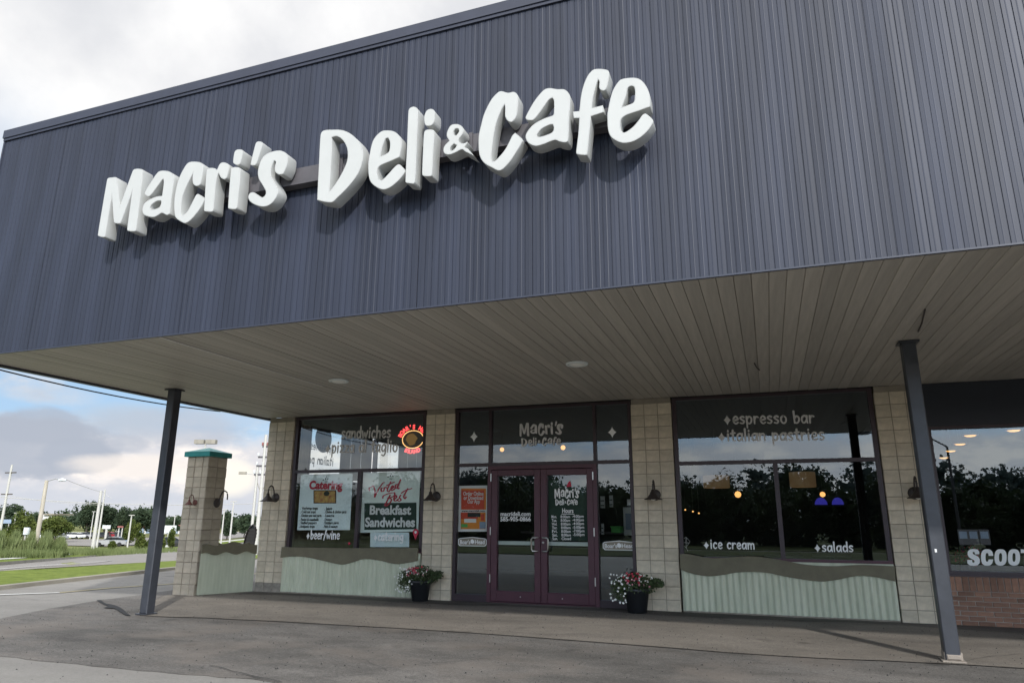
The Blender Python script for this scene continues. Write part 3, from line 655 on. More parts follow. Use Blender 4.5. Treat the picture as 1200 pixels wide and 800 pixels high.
# maroon door surround + two leaves
mb=MB(); ya,yc=YW+.02,YW+.12; sa,sb=ex[1]+.0,ex[2]-.0
mb.box(sa,sa+.07,ya-.004,ya+.014,.012,ztr-.032).box(sb-.07,sb,ya-.004,ya+.014,.012,ztr-.032).box(sa+.07,sb-.07,ya-.004,ya+.014,2.345,ztr-.032).box(sa+.07,sb-.07,ya-.004,ya+.11,.0105,.03)
mb.build('door_surround','maroon',bld)
doors=[]
for s,(dx0,dx1) in enumerate(((-4.812,-3.866),(-3.858,-2.888))):
    mb=MB(); st=.115; zt=2.335; z0=.036
    mb.bbox(dx0,dx0+st,ya,yc,z0,zt,.006).bbox(dx1-st,dx1,ya,yc,z0,zt,.006).bbox(dx0+st,dx1-st,ya+.002,yc,zt-.11,zt,.006).bbox(dx0+st,dx1-st,ya+.002,yc,z0,z0+.18,.006)
    d=mb.build('entrance_door','maroon',bld); doors.append(d); d['label']=('left' if s==0 else 'right')+' leaf of the maroon glass entrance doors'
    pane(d,dx0+st,dx1-st,z0+.18,zt-.11,YW+.075)
    MB().box(dx0+st-.01,dx1-st+.01,ya+.085,ya+.12,1.0,1.065).build('push_bar','alu',d)
    hx=(dx1-.045) if s==0 else (dx0+.045); sg=-1 if s==0 else 1
    zc=1.02; hh=.115
    pts=[(hx,ya+.0,zc+hh),(hx,ya-.05,zc+hh),(hx+sg*.085,ya-.055,zc+hh),(hx+sg*.105,ya-.055,zc+hh-.03),(hx+sg*.105,ya-.055,zc-hh+.03),(hx+sg*.085,ya-.055,zc-hh),(hx,ya-.05,zc-hh),(hx,ya,zc-hh)]
    MB().tube(pts,.014,8).build('pull_handle','steel',d)
    if s==1: MB().lathe((hx-.0,ya-.004,zc+.03),[(.022,.01),(.022,-.008),(.0,-.009)],12,'y').build('lock','steel',d)
    for zh in (.42,1.24,2.2):
        hxx=dx0-.006 if s==0 else dx1+.006; MB().box(hxx-.009,hxx+.009,ya-.016,ya-.005,zh-.07,zh+.07).build('hinge','steel',d)
    MB().lathe(((dx0+dx1)/2+(.1 if s==0 else -.1),ya-.0,z0+.09),[(.011,.004),(.011,-.004),(0,-.005)],8,'y').build('lock','steel',d)
MB().box(-4.9,-2.8,YW-.05,YW+.04,.010,.0165).build('threshold','walkdirt_shade',bld)
# --- side windows seen through the left front window (set in the wall facing the street)
sidew=[]
for (ya_,yb_) in ((13.40,16.12),(16.36,19.25)):
    mb=MB(); mb.box(-9.90,-9.78,ya_,ya_+.06,2.275,3.52).box(-9.90,-9.78,yb_-.06,yb_,2.275,3.52).box(-9.90,-9.78,ya_+.06,yb_-.06,3.47,3.52).box(-9.90,-9.78,ya_+.06,yb_-.06,2.275,2.34)
    f=mb.build('side_window','brown',bld); sidew.append(f)
    for zz in ((2.34,3.47),):
        MB().add([(-9.85,ya_+.06,zz[0]),(-9.85,yb_-.06,zz[0]),(-9.85,yb_-.06,zz[1]),(-9.85,ya_+.06,zz[1])],[(0,1,2,3)]).build('pane','glass_side',f)
def sidetext(txt,y0_,y1_,z,h):
    V,F=brush(txt,y1_-y0_,h,.16); mb=MB(); mb.add([(-9.865+.3*d,y1_-x,z+zz) for x,d,zz in V],F); mb.build('lettering','vinylgrey',sidew[0])
sidetext('*pastries',13.55,14.5,3.0,.17); sidetext('italian pa',13.5,14.5,2.68,.2)
MB().lathe((-9.875,14.05,3.29),[(.0,-.003),(.33,-.003),(.33,.003),(0,.003)],24,'x').build('oval_decal','signd',sidew[0])
for ya_,yb_ in ((14.58,15.98),(17.45,19.1)):
    for i in range(3):
        a_=ya_+(yb_-ya_)/3*i; MB().box(-9.74,-9.73,a_+.01,a_+(yb_-ya_)/3-.01,2.36,3.44).build('blind_panel','screen' if False else 'signw',sidew[0])
# ================================================================== WINDOW LETTERING
yg=YW+.08
put_brush('*espresso bar',848.5,955,496.5,yg,'vinylgrey',w2,8.2,pyb1=495.2)
put_brush('*italian pastries',842,967,516.5,yg,'vinylgrey',w2,8.2,pyb1=515)
put_brush('*ice cream',825,885,642,yg,'vinyl',w2,6.6,pyb1=643); put_brush('*salads',955,1000.5,645.5,yg,'vinyl',w2,6.6,pyb1=646)
put_brush('sandwiches',400,458,513.5,yg,'vinylgrey',w1,8.0,pyb1=512.3)
put_brush('*pizza al taglio',381,466,530.5,yg,'vinylgrey',w1,8.2,pyb1=529)
put_brush('*beer/wine',359,398,631,yg,'vinyl',w1,6.2,pyb1=631.2)
put_brush('*catering',438,472.5,633,yg,'vinyl',w1,6.0,pyb1=633)
# map pin decal + small red decal
c0=onY(487.3,624.5,yg); r_=.062
pin=[(c0.x+r_*math.cos(t),c0.z+.02+r_*math.sin(t)) for t in [R(a) for a in range(-40,221,20)]]+[(c0.x,c0.z-.12)]
me=outline_mesh('pin_decal',[pin],.002,'red'); link('pin_decal',upright(me,0,yg-.008-12.16,0),w1)
mb=MB(); mb.lathe((c0.x,yg-.011,c0.z+.02),[(0,0),(.026,0),(.026,.001)],12,'y'); mb.build('pin_dot','vinyl',w1)
c1=onY(409.5,636.5,yg); MB().lathe((c1.x,yg-.008,c1.z),[(0,0),(.03,0),(.03,.001)],8,'y').build('red_decal','red',w1)
# stars on the door transoms
for px,py in ((555.6,511.5),(717.5,506.3)):
    c_=onY(px,py,yg); pts=[]
    for i in range(40):
        t=2*PI*i/40; pts.append((c_.x+math.copysign(abs(math.cos(t))**3.0,math.cos(t))*.085,c_.z+math.copysign(abs(math.sin(t))**3.0,math.sin(t))*.11))
    me=outline_mesh('star_decal',[pts],.002,'vinyl'); link('star_decal',upright(me,0,yg-.006-12.16,0),ef)
# ================================================================== MAIN SIGN LETTERS (outlines surveyed from the sign)
def A(o,s,p): return [(o[0]+x/s,o[1]+y/s) for x,y in p]
oA=(105,150);oB=(225,140);oC=(360,120);oD=(460,110);oE=(550,80);oF=(650,70);S=5.714;S2=6.667
LET=[]
LET.append(('M',[A(oA,S,[(118,347),(126,336),(150,332),(180,336),(203,525),(285,300),(300,277),(345,275),(358,290),(312,680),(303,692),(262,690),(252,678),(286,425),(213,625),(204,640),(175,638),(163,625),(150,450),(104,722),(97,731),(68,727),(56,715)])]))
LET.append(('a',[A(oA,S,[(368,438),(400,380),(455,300),(485,287),(530,291),(560,312),(566,345),(552,450),(538,560),(535,575),(518,583),(485,569),(460,583),(430,597),(385,591),(360,575),(355,545),(368,505),(405,478),(450,460),(486,455),(497,370),(495,343),(485,350),(445,405),(402,457),(378,452)]),
             A(oA,S,[(405,535),(415,515),(450,490),(478,487),(480,505),(468,530),(440,543),(412,546)])]))
LET.append(('c',[A(oA,S,[(600,335),(640,258),(665,232),(697,226),(740,231),(760,250),(757,300),(745,370),(730,387),(708,387),(693,370),(690,335),(694,302),(650,390),(620,470),(612,540),(614,578),(625,586),(660,552),(712,452),(730,443),(765,472),(766,490),(740,540),(690,603),(655,632),(630,636),(582,605),(570,572),(567,500),(576,425)])]))
LET.append(('r',[A(oB,S,[(83,612),(82,598),(98,345),(112,327),(150,327),(167,340),(188,298),(212,288),(240,298),(250,322),(235,385),(220,401),(198,394),(186,376),(180,360),(170,378),(158,440),(143,612),(130,619),(92,616)])]))
LET.append(('i',[A(oB,S,[(242,592),(262,335),(280,321),(310,321),(325,335),(303,585),(290,601),(250,598)])]))
LET.append(('i',[A(oB,S,[(285,222),(300,204),(328,202),(342,215),(325,290),(310,306),(286,300),(276,284)])]))
LET.append(("'",[A(oB,S,[(393,300),(425,168),(440,149),(465,151),(474,165),(435,290),(424,308),(400,308)])]))
LET.append(('s',[A(oB,S,[(600,211),(638,235),(642,268),(632,320),(610,366),(582,369),(558,350),(556,315),(562,285),(550,277),(533,320),(528,375),(550,420),(575,470),(572,505),(545,550),(510,577),(470,584),(420,570),(386,545),(377,517),(390,493),(415,489),(442,506),(470,522),(492,505),(494,480),(470,435),(446,392),(443,340),(465,270),(500,232),(550,213)])]))
LET.append(('D',[A(oC,S,[(90,220),(110,190),(170,184),(240,188),(300,218),(350,270),(372,330),(368,400),(338,482),(275,565),(200,640),(160,670),(70,655),(68,640),(78,430)]),
             A(oC,S,[(165,236),(200,228),(240,255),(268,310),(270,380),(245,450),(200,530),(148,603),(152,540),(164,330)])]))
LET.append(('e',[A(oC,S,[(415,370),(440,260),(490,200),(540,189),(590,200),(625,240),(632,290),(618,367),(560,393),(500,418),(474,440),(468,480),(478,515),(500,524),(535,490),(575,445),(600,421),(622,418),(655,458),(650,475),(608,527),(550,572),(500,583),(440,550),(415,505),(409,430)]),
             A(oC,S,[(488,365),(503,300),(525,245),(543,239),(555,270),(550,325),(528,346)])]))
LET.append(('l',[A(oC,S,[(658,530),(668,300),(678,60),(690,38),(715,30),(738,42),(742,70),(722,530),(712,546),(667,540)])]))
LET.append(('i',[A(oD,S2,[(232,625),(238,450),(246,310),(260,285),(300,279),(327,295),(318,450),(308,630),(295,645),(245,643)])]))
LET.append(('i',[A(oD,S2,[(248,180),(268,132),(303,119),(328,138),(327,210),(310,242),(280,253),(254,240)])]))
LET.append(('&',[A(oD,S2,[(432,285),(460,245),(510,239),(548,262),(552,305),(522,348),(514,368),(540,388),(568,385),(582,375),(590,382),(562,418),(585,428),(602,445),(640,488),(605,470),(570,452),(540,435),(490,460),(440,476),(405,465),(398,430),(415,397),(445,368),(424,330)]),
             A(oD,S2,[(475,298),(490,275),(513,272),(520,295),(497,325),(481,326)]),A(oD,S2,[(448,440),(455,415),(480,391),(503,402),(490,425),(465,445)])]))
LET.append(('C',[A(oE,S,[(100,305),(145,215),(190,165),(215,155),(260,166),(300,160),(326,188),(325,250),(318,312),(298,350),(275,362),(252,347),(240,320),(240,265),(235,243),(212,285),(180,370),(158,480),(147,590),(154,626),(175,620),(240,545),(288,452),(307,433),(357,478),(350,502),(308,572),(260,640),(205,685),(150,665),(95,630),(66,570),(63,460),(78,385)])]))
LET.append(('a',[A(oE,S,[(377,328),(430,230),(490,155),(530,135),(590,142),(640,145),(674,190),(668,330),(661,480),(645,497),(605,492),(570,482),(500,508),(445,521),(398,503),(377,466),(386,430),(430,378),(500,338),(558,318),(566,300),(567,220),(555,199),(530,215),(470,300),(430,346),(405,350),(385,346)]),
             A(oE,S,[(450,450),(480,410),(530,382),(558,377),(566,400),(555,430),(505,452),(465,461)])]))
LET.append(('f',[A(oF,S,[(165,345),(180,225),(210,130),(250,75),(290,63),(350,70),(366,92),(358,150),(345,195),(330,208),(310,205),(298,187),(300,150),(290,133),(275,180),(258,250),(247,325),(322,307),(330,352),(243,380),(232,500),(218,632),(205,640),(152,634),(144,620),(158,500),(165,392),(128,393),(121,350)])]))
LET.append(('e',[A(oF,S,[(355,350),(385,220),(430,145),(470,127),(550,125),(600,160),(635,230),(640,315),(560,344),(480,372),(445,400),(439,440),(448,478),(470,488),(520,455),(560,410),(588,371),(612,363),(655,400),(658,422),(620,480),(560,530),(500,555),(440,555),(380,520),(358,470),(353,400)]),
             A(oF,S,[(450,320),(475,250),(490,190),(515,177),(535,190),(538,240),(530,285),(488,306)])]))
YL=5.665; DL=.15
sign=thing('shop_sign',(-4.5,YF-.02,ZS+1.2),"large white raised letters on a rail across the blue corrugated canopy front",'sign')
glyph=[]
for nm,polys in LET:
    P=[]
    for k,p in enumerate(polys):
        w_=[onY(x,y,YL) for x,y in p]; P.append(catmull([(v.x,v.z) for v in w_],True,66,5))
    glyph.append((nm,P))
ro=rootloc(sign)
for nm,P in glyph:
    me=outline_mesh('letter',P,DL,'ret',.003); upright(me,-ro.x,YL+DL/2-ro.y,-ro.z); lo=link('letter',me,sign)
    fm=outline_mesh('face',P,.003,'white',0.,.0085); upright(fm,-ro.x,YL-.002-ro.y,-ro.z); link('face',fm,lo)
# raceway box
a_=onY(130,262,5.85); b_=onY(770,170,5.85)
def rz(x): return 5.02
rw=MB(); rw.box(-6.0,-.75,5.845,5.955,5.09,5.29); rw.build('raceway','race',sign)
for x in (-5.9,-4.15,-2.6,-1.45): MB().box(x,x+.04,5.83,5.968,5.075,5.305).build('bracket','race',sign)
# same lettering cut in vinyl, two lines, reused at small size
allx=lambda G_:[p[0] for n_,P in G_ for q_ in P for p in q_]
allz=lambda G_:[p[1] for n_,P in G_ for q_ in P for p in q_]
line1=glyph[:8]; line2=glyph[8:]
def mini(G_,pxa,pxb,pyt,pyb,y,parent,material):
    a=onY(pxa,pyb,y); b=onY(pxb,pyt,y); x0,x1=min(allx(G_)),max(allx(G_)); z0,z1=min(allz(G_)),max(allz(G_)); o=rootloc(parent)
    for n_,P in G_:
        me=outline_mesh('lettering',[[(a.x+(x-x0)/(x1-x0)*(b.x-a.x),a.z+(z-z0)/(z1-z0)*(b.z-a.z)) for x,z in q_] for q_ in P],.002,material)
        upright(me,-o.x,y-.006-o.y,-o.z); link('lettering',me,parent)
mini(line1,609,660,493,511.5,yg,ef,'vinylgrey'); mini(line2,611,657.5,511,523.5,yg,ef,'vinylgrey')
yd=YW+.075
# door decal: dark panel with logo and hours
def rect(px0,px1,py0,py1,y,material,parent,name,th=.003):
    a=onY((px0+px1)/2,(py0+py1)/2,y); l=onY(px0,(py0+py1)/2,y).x; r=onY(px1,(py0+py1)/2,y).x; t=onY((px0+px1)/2,py0,y).z; b=onY((px0+px1)/2,py1,y).z
    return MB().box(l,r,y-th,y,b,t).build(name,material,parent)
dR=doors[1]; dL=doors[0]
mini(line1,650,679,571.5,584,yd-.004,dR,'vinyl'); mini(line2,651,677,584,592,yd-.004,dR,'vinyl')
rect(643,689,562,633,yd+.03,'dkgreen',dR,'decal_backing',.002)
c_=onY(667,567,yd); me=outline_mesh('red_decal',[[(c_.x-.05,c_.z-.05),(c_.x-.03,c_.z+.01),(c_.x+.01,c_.z+.06),(c_.x+.03,c_.z+.03),(c_.x+.045,c_.z-.04)]],.002,'red'); link('pepper_decal',upright(me,0,yd-.006-12.16,0),dR)
put_text('Hours',659,672,598,yd,'vinyl',dR,5.5,.02); rect(658,673,601.6,602.3,yd-.006,'vinyl',dR,'underline')
hrs=[('Mon.','8:00am','-4:00pm'),('Tue.','8:00am','-4:00pm'),('Wed.','8:00am','-4:00pm'),('Thur.','8:00am','-5:00pm'),('Fri.','8:00am','-7:00pm'),('Sat.','8:00am','-5:00pm'),('Sun.','Closed','')]
for i,(a_,b_,c_) in enumerate(hrs):
    y_=605+i*4.28; k=i*.2
    put_text(a_,646.3+k,652.5+k,y_,yd,'vinyl',dR,3.4,.012); put_text(b_,657+k,668+k,y_,yd,'vinyl',dR,3.3,.012)
    if c_: put_text(c_,670.5+k,684+k,y_,yd,'vinyl',dR,3.3,.012)
put_text('macrideli.com',586.8,621.8,601.8,yd,'vinyl',dL,5.2,.02); put_text('585-905-0866',586.5,622,607.8,yd,'vinyl',dL,5.2,.02)
# brand plates on the sidelights
def plate(px0,px1,pyc,h):
    a=onY(px0,pyc,yg); b=onY(px1,pyc,yg); w=(b.x-a.x)/2; cx=(a.x+b.x)/2; hh=(onY(px0,pyc-h/2,yg)-onY(px0,pyc+h/2,yg)).z/2; cz=a.z
    def shp(s): 
        w_=w-s; h_=hh-s; pts=[(-w_,-h_*.55),(-w_*.88,-h_*.95),(w_*.88,-h_*.95),(w_,-h_*.55),(w_,h_*.45),(w_*.88,h_*.7),(w_*.45,h_*.85),(0,h_),(-w_*.45,h_*.85),(-w_*.88,h_*.7),(-w_,h_*.45)]
        return [(cx+x,cz+z) for x,z in pts]
    me=outline_mesh('plate_border',[shp(0),shp(.012)],.002,'vinyl'); link('plate_border',upright(me,0,yg-.006-12.16,0),ef)
    me=outline_mesh('plate_face',[shp(.013)],.002,'mortar'); link('plate_face',upright(me,0,yg-.004-12.16,0),ef)
    put_text("Boar's",px0+2.2,(px0+px1)/2-2.6,pyc+.6,yg-.004,'vinyl',ef,5,.015); put_text("Head",(px0+px1)/2+3,px1-2.5,pyc+.6,yg-.004,'vinyl',ef,5,.015)
    me=outline_mesh('crest',[[(cx-.035,cz-.02),(cx-.03,cz+.03),(cx,cz+.045),(cx+.035,cz+.02),(cx+.04,cz-.015),(cx+.01,cz-.04)]],.002,'vinyl'); link('crest',upright(me,0,yg-.009-12.16,0),ef)
plate(537,570.5,634,11); plate(706.5,745,638.5,11.5)
# ================================================================== POSTERS AND HANGING THINGS
def poster(corners,y,label,material,th=.006,name='poster'):
    tl,tr,br,bl=[onY(px,py,y) for px,py in corners]; c=(tl+br)/2
    t=thing(name,(c.x,y,bl.z),label,'poster'); MB().prism([(bl.x,bl.z),(br.x,br.z),(tr.x,tr.z),(tl.x,tl.z)],y-th/2,y+th/2).build('sheet',material,t); return t
yp=YW+.155
def prect(px0,px1,py0,py1,y,material,parent,name='print',sl=0.):
    p=[onY(px0,py1,y),onY(px1,py1+sl,y),onY(px1,py0+sl,y),onY(px0,py0,y)]
    return MB().prism([(v.x,v.z) for v in p],y-.003,y).build(name,material,parent)
pc=poster([(352.8,555.5),(413.5,554.5),(410,620.6),(348.3,620.8)],yp,'pale blue poster headed Catering with food photo and bullet list','paper')
put_text('Catering',362.5,401.5,569.5,yp-.004,'red',pc,9.5,.045)
prect(367.5,394,574,589.5,yp-.004,'black',pc); prect(368.5,393,575,588.6,yp-.006,'cap_pic',pc,'food_photo')
def dab(px,py,rx_,rz_,m_,k): c_=onY(px,py,yp); MB().prism([(c_.x+rx_*math.cos(2*PI*i/14),c_.z+rz_*math.sin(2*PI*i/14)) for i in range(14)],yp-.0075-k*.0012,yp-.006).build('food_print',m_,pc)
dab(376,582,.12,.10,'redorange',0); dab(376,582,.085,.07,'rust',1); dab(387,584,.09,.07,'painty',0); dab(383,578,.07,.05,'black',2)
for i,(a_,b_) in enumerate([('. Veg/wrap trays','. Salads'),('. Cold cut trays','. Chicken & chicken parts'),('. Chicken and veal parm','. Lasagna'),('. Panini & meatballs','. Dessert'),('. Stuffed peppers','. Eggplant parm'),('. Antipasto trays','. Pasta & sausage')]):
    y_=595.6+i*4.25; k=-i*.35; wds=[20,18,25,22,20,18][i]; wd2=[9,26,12,10,18,17][i]
    put_text(a_,352.5+k,352.5+wds+k,y_,yp-.004,'black',pc,3.2,.02); put_text(b_,380.5+k,380.5+wd2+k,y_,yp-.004,'black',pc,3.2,.02)
def crest(px,py,y,parent,s=.07):
    c_=onY(px,py,y); mb=MB()
    for dx,dz,w,h in ((-1,-.1,.35,.35),(-.3,.2,.3,.5),(.45,.1,.45,.35),(0,-.65,.9,.18),(0,.75,.25,.3)): mb.box(c_.x+(dx-w/2)*s,c_.x+(dx+w/2)*s,y-.0045,y-.003,c_.z+(dz-h/2)*s,c_.z+(dz+h/2)*s)
    mb.build('emblem','dkgreen',parent)
crest(382.5,561.5,yp,pc); 
pv=poster([(426,554),(492.8,551.2),(490.4,622.3),(422.3,623.8)],yp,'white framed poster reading Voted Best Breakfast Sandwiches','paper2',.02)
prect(427,488,589.3,620.5,yp-.011,'dkgreen',pv,'green_field',-.8)
put_text('Breakfast',433.5,482,597.2,yp-.0145,'vinyl',pv,10.5,.035); put_text('Sandwiches',428,486.5,611.5,yp-.0145,'vinyl',pv,10.8,.035)
crest(458.5,558,yp-.01,pv)
# script words as brush strokes
def script(strokes,y,parent,w=.03,material='red'):
    mb=MB()
    for k,st in enumerate(strokes):
        p=[Vector((onY(x,yy,y).x,0,onY(x,yy,y).z)) for x,yy in catmull(st,False,100,5)]; n=len(p); V=[]
        for i,q_ in enumerate(p):
            t=(p[min(i+1,n-1)]-p[max(i-1,0)]).normalized(); nn_=Vector((-t.z,0,t.x)); ww=w*(.35+.65*abs(t.z))*.5
            V+=[(q_.x+nn_.x*ww,y-.0003*k,q_.z+nn_.z*ww),(q_.x-nn_.x*ww,y-.0003*k,q_.z-nn_.z*ww)]
        mb.add(V,[(2*i,2*i+1,2*i+3,2*i+2) for i in range(n-1)])
    mb.build('script_lettering',material,parent)
vs=lambda p:[(415+x/8,545+y/8) for x,y in p]
script([vs([(145,240),(140,215),(165,200),(180,190),(195,240),(192,300)]),vs([(192,300),(225,230),(270,165),(290,160)]),vs([(280,210),(255,215),(255,245),(275,240),(290,205),(310,215)]),vs([(345,150),(310,230),(325,245),(340,225)]),vs([(300,190),(380,155)]),vs([(345,225),(370,200),(360,190),(345,215),(355,235),(385,215)]),vs([(410,175),(390,185),(385,215),(405,205),(437,130)]),vs([(437,130),(405,205),(415,220),(425,210)])],yp-.0145,pv,.034)
script([vs([(268,310),(275,285),(330,262),(380,255),(375,285),(330,305),(310,305)]),vs([(340,275),(310,330),(290,375)]),vs([(330,305),(350,320),(335,350),(300,380),(285,365)]),vs([(375,320),(400,295),(390,280),(372,310),(385,335),(420,310)]),vs([(440,275),(425,300),(440,320),(425,335),(405,325)]),vs([(505,215),(465,290),(475,312),(492,295)]),vs([(440,262),(480,235),(545,215)])],yp-.0165,pv,.034)
pb=poster([(434,623.5),(479.5,623.5),(479.5,640.6),(433.8,640.6)],yp+.03,'plain pale sheet hanging below the breakfast poster','paper')
po=poster([(537.5,569),(571,568.5),(570.5,622.5),(537,622.5)],yp,'orange and red Order Online or Download Our App poster in the left sidelight','vinyl')
prect(540.5,569.5,572,596.8,yp-.004,'orange',po,'orange_field'); prect(540.6,567.5,574,596.5,yp-.0065,'redorange',po,'red_field')
for t_,y_,a_,b_ in (('Order Online',578,543,566.8),('or Download',583,543.5,566.5),('Our App',588,548,562.5)): put_text(t_,a_,b_,y_,yp-.008,'vinyl',po,4.6,.02)
put_text('www.macrideli.com',541,568.5,595.0+3.2,yp-.004,'black',po,2.4,.02)
prect(540,569,600,619.5,yp-.004,'orange',po,'orange_field'); prect(540,560,600,608,yp-.0065,'redorange',po,'red_field')
for r4,m4 in (((548,563,600.5,605.5),'black'),((544,558,607.5,612),'vinyl'),((563.5,567.5,602,609.5),'redorange'),((540.5,548,613.5,617.5),'green'),((562,569,611,619),'signd')): prect(r4[0],r4[1],r4[2],r4[3],yp-.009,m4,po,'badge')
# neon sign
yn=YW+.17; c_=onY(483.8,514.6,yn)
ns_=thing('neon_sign',(c_.x,yn,c_.z-.3),'red neon brand sign with yellow oval ring hanging in the left window','neon sign')
rx,rzv=.235,.175
MB().tube([(c_.x+rx*math.cos(t),yn,c_.z+rzv*math.sin(t)) for t in [2*PI*i/36 for i in range(37)]],.0085,6,cap=False).build('oval_ring','neonyel',ns_)
me=outline_mesh('boar_head',[catmull([(c_.x-.17,c_.z+.0),(c_.x-.13,c_.z+.09),(c_.x-.02,c_.z+.12),(c_.x+.05,c_.z+.07),(c_.x+.1,c_.z+.02),(c_.x+.06,c_.z-.03),(c_.x+.02,c_.z-.10),(c_.x-.08,c_.z-.12)],True,60,3)],.006,'boar'); ro=rootloc(ns_); link('boar_head',upright(me,-ro.x,yn+.02-ro.y,-ro.z),ns_)
me=outline_mesh('oval_back',[[(c_.x+rx*.97*math.cos(2*PI*i/32),c_.z+rzv*.97*math.sin(2*PI*i/32)) for i in range(32)]],.006,'black'); link('oval_back',upright(me,-ro.x,yn+.035-ro.y,-ro.z),ns_)
def arctext(txt,a0,a1,rx_,rz_,size,up=True):
    for i,ch in enumerate(txt):
        if ch==' ': continue
        t=R(a0+(a1-a0)*i/(len(txt)-1)); me=text_mesh(ch,size,'neonred',.006,.9)
        an=(t-PI/2) if up else (t+PI/2); cx=c_.x+rx_*math.cos(t); cz=c_.z+rz_*math.sin(t)
        for v in me.vertices:
            x,y,z=v.co; v.co=(x*math.cos(an)-y*math.sin(an)+cx,y*math.cos(an)+x*math.sin(an)+cz,z)
        link('lettering',upright(me,-ro.x,yn-.004-ro.y,-ro.z),ns_)
arctext("BOAR'S HEAD",160,14,.30,.245,.115); arctext('BRAND',-118,-62,.30,.245,.105,False)
# interior: pendants, bulbs, screen, counter
def pendant(px0,px1,py0,py1,y,label):
    a=onY(px0,(py0+py1)/2,y); b=onY(px1,(py0+py1)/2,y); t=onY((px0+px1)/2,py0,y).z; bt=onY((px0+px1)/2,py1,y).z; c=(a+b)/2; r=(b.x-a.x)/2
    p=thing('pendant_lamp',(c.x,y,bt),label,'lamp','drum pendant lamps inside the cafe')
    MB().lathe((c.x,y,0),[(r*.97,bt),(r,bt+.01),(r,t-.01),(r*.97,t)],20).build('shade','shade',p); MB().tube([(c.x,y,t),(c.x,y,3.5)],.008,5).build('cord','iron',p)
    MB().lathe((c.x,y,(bt+t)/2-.03),[(0,-.05),(.045,-.03),(.045,.03),(0,.05)],8).build('bulb','lit',p)
pendant(824,855,557,571.5,16.5,'drum pendant lamp seen through the left pane above ice cream')
pendant(925,956,553,570.5,16.5,'drum pendant lamp seen through the right pane above salads')
def globe(px,py,y,r,label,name='hanging_bulb'):
    c=onY(px,py,y); p=thing(name,(c.x,y,c.z-r),label,'lamp'); MB().lathe((c.x,y,c.z),[(0,-r),(r*.7,-r*.7),(r,0),(r*.7,r*.7),(0,r)],12).build('bulb','lit',p); MB().tube([(c.x,y,c.z+r),(c.x,y,3.5)],.006,5).build('cord','iron',p)
globe(864.7,579,17,.075,'small amber bulb glowing behind the espresso window left pane'); globe(964,579,17,.06,'small amber bulb glowing behind the espresso window right pane')
globe(588.3,526.5,16,.055,'small bulb in the door transom left of the logo'); globe(659.8,524.2,16,.06,'small bulb in the door transom right of the logo')
tv=thing('screen',(onY(971,586,19).x,19,1.6),'blue glowing screen deep inside the cafe','screen'); a=onY(955,591,19); b=onY(988,582.5,19)
for u0,u1 in ((a.x,(a.x+b.x)/2-.04),((a.x+b.x)/2+.06,b.x)): MB().prism([((u0+u1)/2+(u1-u0)/2*math.cos(PI*i/10),a.z+(b.z-a.z)*math.sin(PI*i/10)) for i in range(11)],18.98,19.02).build('display','blueglow',tv)
MB().box(a.x-.05,b.x+.05,19.03,19.08,a.z-.05,b.z+.05).build('casing','black',tv)
og=thing('window_ornament',tuple(onY(803,644,YW+.15)),'small pale wire ornament in the lower left corner of the ice cream window','ornament')
for st in ([(799,632),(804,629),(808.5,634),(804,641),(799.5,638),(799,632)],[(804,629),(804,641),(806,645)],[(799.5,635),(808,636)]):
    MB().tube([tuple(onY(x,y,YW+.15)) for x,y in st],.006,5).build('wire','vinylgrey',og)
for k,(px,py) in enumerate(((803,597),(812,599),(819,601))): globe(px,py,18.5,.022,'tiny white light, %s from the left, low behind the ice cream window'%('first','second','third')[k],'string_light')
# counter, cooler and boards visible through the right sidelight
def inbox(px0,px1,py0,py1,y,d,material,name,label,cat):
    a=onY(px0,py1,y); b=onY(px1,py0,y); p=thing(name,((a.x+b.x)/2,y,a.z),label,cat); MB().bbox(a.x,b.x,y,y+d,a.z,b.z,.02).build('cabinet',material,p); return p,a,b
p,a,b=inbox(731,745,594,627,15.0,.6,'signw','drinks_cooler','grey upright cooler seen through the right sidelight','cooler')
MB().box(a.x+.05,b.x-.06,14.985,14.998,a.z+.12,a.z+.45).build('door_panel','signd',p); MB().box(a.x+.1,a.x+.28,14.98,14.995,a.z+.62,a.z+.74).build('label_plate','vinyl',p)
p,a,b=inbox(716,727,617.5,624,14.6,.3,'green','green_bin','small green tub seen through the right sidelight','tub'); MB().box(a.x-.01,b.x+.01,14.59,14.91,b.z,b.z+.02).build('lid','green',p)
p,a,b=inbox(704,745,626,690,15.3,.8,'dark','service_counter','dark service counter behind the right sidelight','counter'); MB().box(a.x-1.8,b.x+.03,15.26,16.12,b.z+.001,b.z+.04).build('countertop','race',p)
for i,(x0,x1,y0_,y1_) in enumerate(((703.5,708.5,581,595),(714,718,580,594),(704.5,707.5,613,626))):
    p,a,b=inbox(x0,x1,y0_,y1_,14.0,.02,'signw','menu_card',['pale menu strip hanging leftmost in the right sidelight','second pale menu strip in the right sidelight','lower pale notice in the right sidelight'][i],'notice'); MB().box(a.x+.01,b.x-.01,13.992,13.999,a.z+.04,a.z+.06).box(a.x+.01,b.x-.01,13.992,13.999,b.z-.1,b.z-.08).build('print','dkgreen',p)
# cafe tables and shelving as dark silhouettes in the right window
for i,x in enumerate((-.9,.2,1.1)):
    p=thing('cafe_table',(x,14.5+.6*i,.03),['cafe table behind the ice cream lettering','cafe table behind the middle mullion','cafe table behind the salads lettering'][i],'table')
    MB().lathe((x,14.5+.6*i,.76),[(0,0),(.36,0),(.36,.03),(0,.03)],16).build('top','race',p); MB().lathe((x,14.5+.6*i,.03),[(.24,0),(.22,.02),(.035,.05),(.035,.73)],12).build('pedestal','iron',p)
